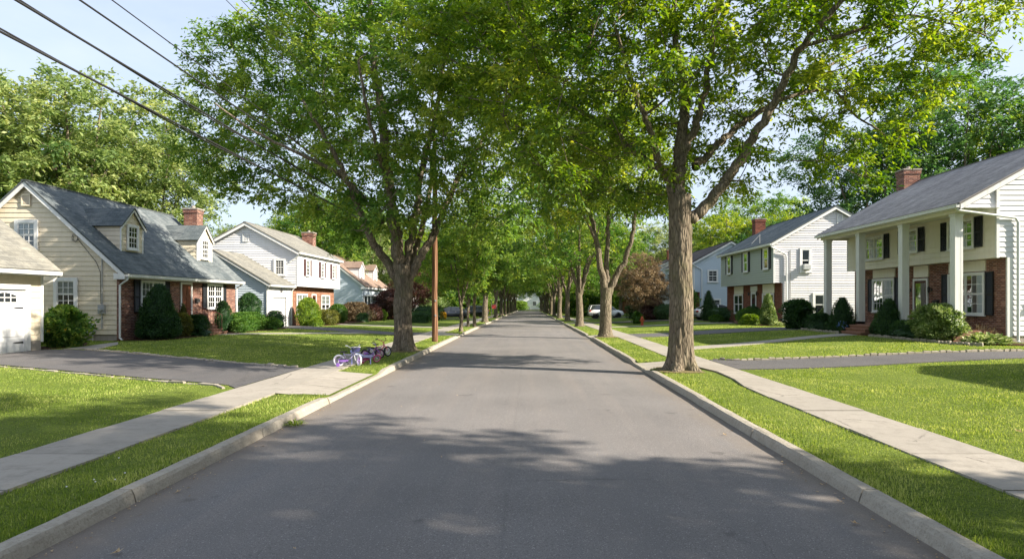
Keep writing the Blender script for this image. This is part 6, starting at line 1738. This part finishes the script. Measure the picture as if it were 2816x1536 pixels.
# ---------------------------------------------------------------- children's bicycles
def bicycle(label, x, y, rot, sc, frame, tyre, rim, grip, seat, train=None, basket=None, steer=.4, lean=0.0, fork=None, z=None):
    th = thing('childrens_bicycle', label, 'bicycle', (0, 0, 0), "children's bicycles on the left sidewalk")
    r = .20; wb = .66; tw = .032
    def rotz(p, a, c): return (c[0] + (p[0] - c[0]) * math.cos(a) - (p[1] - c[1]) * math.sin(a), c[1] + (p[0] - c[0]) * math.sin(a) + (p[1] - c[1]) * math.cos(a), p[2])
    def wheel(cx, ang):
        m = MB(); n = 28; k = 8
        for i in range(n):
            a = 2 * math.pi * i / n
            for j in range(k):
                b = 2 * math.pi * j / k; rr = r - tw + tw * math.cos(b) ; m.v.append(rotz((cx + rr * math.cos(a), tw * .85 * math.sin(b), r + rr * math.sin(a)), ang, (cx, 0)))
        for i in range(n):
            for j in range(k): m.f.append((i * k + j, ((i + 1) % n) * k + j, ((i + 1) % n) * k + (j + 1) % k, i * k + (j + 1) % k)); m.uv.append([(0, 0)] * 4); m.m.append(0)
        w = m.build('wheel', tyre, th, True)
        s = MB()
        for i in range(14):
            a = 2 * math.pi * i / 14; s.tube([rotz((cx + .015 * math.cos(a), 0, r + .015 * math.sin(a)), ang, (cx, 0)), rotz((cx + (r - tw * 1.8) * math.cos(a), 0, r + (r - tw * 1.8) * math.sin(a)), ang, (cx, 0))], .003, 4)
        s.tube([rotz((cx, -.045, r), ang, (cx, 0)), rotz((cx, .045, r), ang, (cx, 0))], .016, 8)
        ring = [rotz((cx + (r - tw * 1.9) * math.cos(a), 0, r + (r - tw * 1.9) * math.sin(a)), ang, (cx, 0)) for a in [2 * math.pi * i / 24 for i in range(25)]]
        s.tube(ring, .009, 5); s.build('rim', rim, w)
    wheel(0, 0); wheel(wb, steer)
    f = MB(); bb = (.27, 0, .18); head = (.53, 0, .44); st = (.17, 0, .40)
    f.tube([bb, (.42, 0, .30), head], .018, 8); f.tube([st, (.36, 0, .385), (.52, 0, .475)], .016, 8); f.tube([bb, st, (.155, 0, .45)], .016, 8)
    for sy in (-1, 1): f.tube([bb, (.12, sy * .04, .19), (0, sy * .045, r)], .009, 6); f.tube([st, (.08, sy * .04, .32), (0, sy * .045, r)], .009, 6)
    f.tube([(.525, 0, .41), (.508, 0, .51)], .022, 8); f.build('frame', frame, th, True)
    k = MB(); c = (wb, 0)
    for sy in (-1, 1): k.tube([rotz(p, steer, (.55, 0)) for p in ((.53, sy * .045, .40), (.60, sy * .05, .30), (.655, sy * .05, r))], .011, 6)
    k.tube([rotz((.53, -.05, .40), steer, (.55, 0)), rotz((.53, .05, .40), steer, (.55, 0))], .014, 6); k.build('fork', fork or frame, th, True)
    h = MB(); hp = lambda p: rotz(p, steer, (.51, 0))
    h.tube([hp(p) for p in ((.51, 0, .50), (.50, 0, .56))], .014, 8)
    h.tube([hp(p) for p in ((.37, -.24, .69), (.42, -.21, .69), (.50, -.10, .60), (.51, 0, .56), (.50, .10, .60), (.42, .21, .69), (.37, .24, .69))], .012, 8)
    hb = h.build('handlebar', fork or frame, th, True)
    for sy in (-1, 1): q = MB(); q.tube([hp((.35, sy * .25, .69)), hp((.43, sy * .205, .688))], .018, 8); q.build('grip', grip, hb, True)
    s = MB()
    for (z0_, z1_, w0, l0) in ((.455, .475, .05, .07), (.475, .495, .075, .11), (.495, .505, .06, .10)):
        P = lambda zz, w_, l_: [(.155 - l_, -w_, zz), (.155 - l_ * .2, -w_ * .9, zz), (.155 + l_ * 1.1, -w_ * .25, zz), (.155 + l_ * 1.1, w_ * .25, zz), (.155 - l_ * .2, w_ * .9, zz), (.155 - l_, w_, zz)]
        a = P(z0_, w0, l0); b = P(z1_, w0, l0); s.poly(a); s.poly(b)
        for i in range(6): s.poly((a[i], a[(i + 1) % 6], b[(i + 1) % 6], b[i]))
    s.build('saddle', seat, th)
    g_ = MB(); g_.lathe((.27, -.055, .18), [(.0, -.006), (.055, -.006), (.055, .006), (0, .006)], 16, 'y'); g_.bar((.27, -.07, .18), (.33, -.07, .09), .014); g_.bar((.27, .07, .18), (.21, .07, .27), .014)
    g_.box(.30, .37, -.14, -.07, .075, .095); g_.box(.17, .24, .07, .14, .26, .28); g_.bar((.27, -.06, .235), (0.02, -.06, .235), .012, .03); g_.build('pedals', M['dark_metal'], th)
    # chain guard, fenders
    cg = MB(); cg.hexa([(.0, -.066, .16), (.30, -.066, .15), (.33, -.066, .22), (.0, -.066, .25)], [(.0, -.058, .16), (.30, -.058, .15), (.33, -.058, .22), (.0, -.058, .25)]); cg.build('chain_guard', seat if train is None else train, th)
    if train is not None:
        for sy in (-1, 1):
            t = MB(); t.lathe((-.0, sy * .17, .065), [(.02, -.018), (.055, -.02), (.065, -.012), (.065, .012), (.055, .02), (.02, .018)], 14, 'y'); tw_ = t.build('training_wheel', train, th)
            t = MB(); t.tube([(0, sy * .05, r), (0, sy * .13, .17), (0, sy * .145, .065)], .009, 6); t.build('bracket', M['chrome'], tw_)
    if basket is not None:
        b = MB(); c = [hp(p) for p in ((.56, -.10, .50), (.70, -.10, .50), (.70, .10, .50), (.56, .10, .50))]; d = [hp(p) for p in ((.54, -.125, .65), (.74, -.125, .65), (.74, .125, .65), (.54, .125, .65))]
        for i in range(4): b.poly((c[i], c[(i + 1) % 4], d[(i + 1) % 4], d[i]))
        b.poly(c); bk = b.build('basket', basket, th); md = bk.modifiers.new('t', 'SOLIDIFY'); md.thickness = .008
        e = MB(); e.tube(d + [d[0]], .008, 6, False); e.build('basket_rim', M['bwhite'], bk)
    th.scale = (sc, sc, sc); th.rotation_euler = (lean, 0, rot); th.location = (x, y, (z if z is not None else g(x, y) + .026)); return th
bicycle('white and lilac bicycle with basket and white tyres, nearest on the sidewalk', -5.5, 18.15, R(4), .86, M['lilac'], M['bwhite'], M['purple'], M['bwhite'], M['dark_metal'], M['purple'], M['navy'], -1.0, .0, M['bwhite'])
bicycle('low purple bicycle with magenta wheels lying over between the others', -5.12, 19.35, R(8), .64, M['purple'], M['magenta'], M['bwhite'], M['dark_metal'], M['purple'], M['magenta'], None, .5, R(22), M['lilac'])
bicycle('dark blue bicycle with black handlebar leaning beside the red one', -5.3, 20.3, R(40), .80, M['navy'], M['rubber'], M['pink'], M['dark_metal'], M['dark_metal'], None, None, -.3, R(-10), M['purple'])
bicycle('red bicycle with black handlebar and black tyres, closest to the trunk', -5.2, 20.9, R(48), .90, M['red'], M['rubber'], M['bwhite'], M['dark_metal'], M['dark_metal'], None, None, .2, R(-6), M['red'])
# the long periwinkle slide board lying behind the first bicycle
m = MB(); pts = [(-5.32, 18.75, .52), (-5.18, 18.8, .42), (-5.02, 18.85, .36), (-4.86, 18.9, .345), (-4.72, 18.95, .355)]
prev = None
for i, p in enumerate(pts):
    w = .10 - .012 * i; q = [(p[0], p[1] - w, p[2] - .03), (p[0], p[1] + w, p[2] - .03), (p[0], p[1] + w * 1.15, p[2] + .03), (p[0], p[1] - w * 1.15, p[2] + .03)]
    if prev: m.hexa(prev, q)
    prev = q
m.bar((-5.3, 18.75, g(-5.3, 18.9) + .02), (-5.3, 18.75, .5), .025); m.bar((-4.78, 18.92, g(-5, 19) - .01), (-4.78, 18.92, .34), .025)
tag(m.build('toy_slide', M['periwinkle'], None), 'low periwinkle plastic slide board between the white and purple bicycles', 'toy')

# ---------------------------------------------------------------- camera, sun, sky
cam = bpy.data.cameras.new('camera'); co = bpy.data.objects.new('camera', cam); COL.objects.link(co)
co.location = (0, 0, 2.0); co.rotation_euler = (R(90), 0, 0)
cam.sensor_width = 36; cam.lens = 1574 / 2576 * 36; cam.shift_x = -(1330 - 1288) / 2576; cam.shift_y = (758 - 702.5) / 2576
cam.clip_end = 2000; cam.clip_start = .05
scn.camera = co
sd = Vector((3.0, -.95, 1.95)).normalized()
sun = bpy.data.lights.new('sun', 'SUN'); sun.energy = 5.0; sun.angle = R(.55); sun.color = (1.0, .905, .765)
so = bpy.data.objects.new('sun', sun); COL.objects.link(so); so.rotation_euler = (-sd).to_track_quat('-Z', 'Y').to_euler(); so.location = (0, 0, 40)
w = bpy.data.worlds.new('World'); scn.world = w; w.use_nodes = True; nt = w.node_tree; nt.nodes.clear()
sky = nt.nodes.new('ShaderNodeTexSky'); sky.sky_type = 'NISHITA'; sky.sun_disc = False; sky.sun_elevation = math.asin(sd.z); sky.sun_rotation = math.atan2(sd.x, sd.y); sky.air_density = 1.0; sky.dust_density = 1.5; sky.ozone_density = 1.2
tc = nt.nodes.new('ShaderNodeTexCoord'); mp = nt.nodes.new('ShaderNodeMapping'); mp.inputs['Scale'].default_value = (1, 1, 2.4)
nz = nt.nodes.new('ShaderNodeTexNoise'); nz.inputs['Scale'].default_value = 1.6; nz.inputs['Detail'].default_value = 6; nz.inputs['Roughness'].default_value = .6
rp = nt.nodes.new('ShaderNodeValToRGB'); rp.color_ramp.elements[0].position = .36; rp.color_ramp.elements[0].color = (.45, .45, .45, 1); rp.color_ramp.elements[1].position = .66; rp.color_ramp.elements[1].color = (.85, .85, .85, 1)
mx = nt.nodes.new('ShaderNodeMixRGB'); mx.inputs['Color2'].default_value = (4.0, 4.5, 5.4, 1)
bg = nt.nodes.new('ShaderNodeBackground'); bg.inputs['Strength'].default_value = .090; out = nt.nodes.new('ShaderNodeOutputWorld')
nt.links.new(tc.outputs['Generated'], mp.inputs[0]); nt.links.new(mp.outputs[0], nz.inputs['Vector']); nt.links.new(nz.outputs['Fac'], rp.inputs[0]); nt.links.new(rp.outputs[0], mx.inputs['Fac'])
nt.links.new(sky.outputs[0], mx.inputs['Color1']); nt.links.new(mx.outputs[0], bg.inputs[0]); nt.links.new(bg.outputs[0], out.inputs[0])
scn.view_settings.view_transform = 'Standard'; scn.view_settings.look = 'None'; scn.view_settings.gamma = 1; scn.view_settings.exposure = 1.32
scn.cycles.max_bounces = 6; scn.cycles.transparent_max_bounces = 8; scn.cycles.diffuse_bounces = 3; scn.cycles.glossy_bounces = 2; scn.cycles.transmission_bounces = 4
scn.cycles.use_denoising = True; scn.cycles.caustics_reflective = False; scn.cycles.caustics_refractive = False
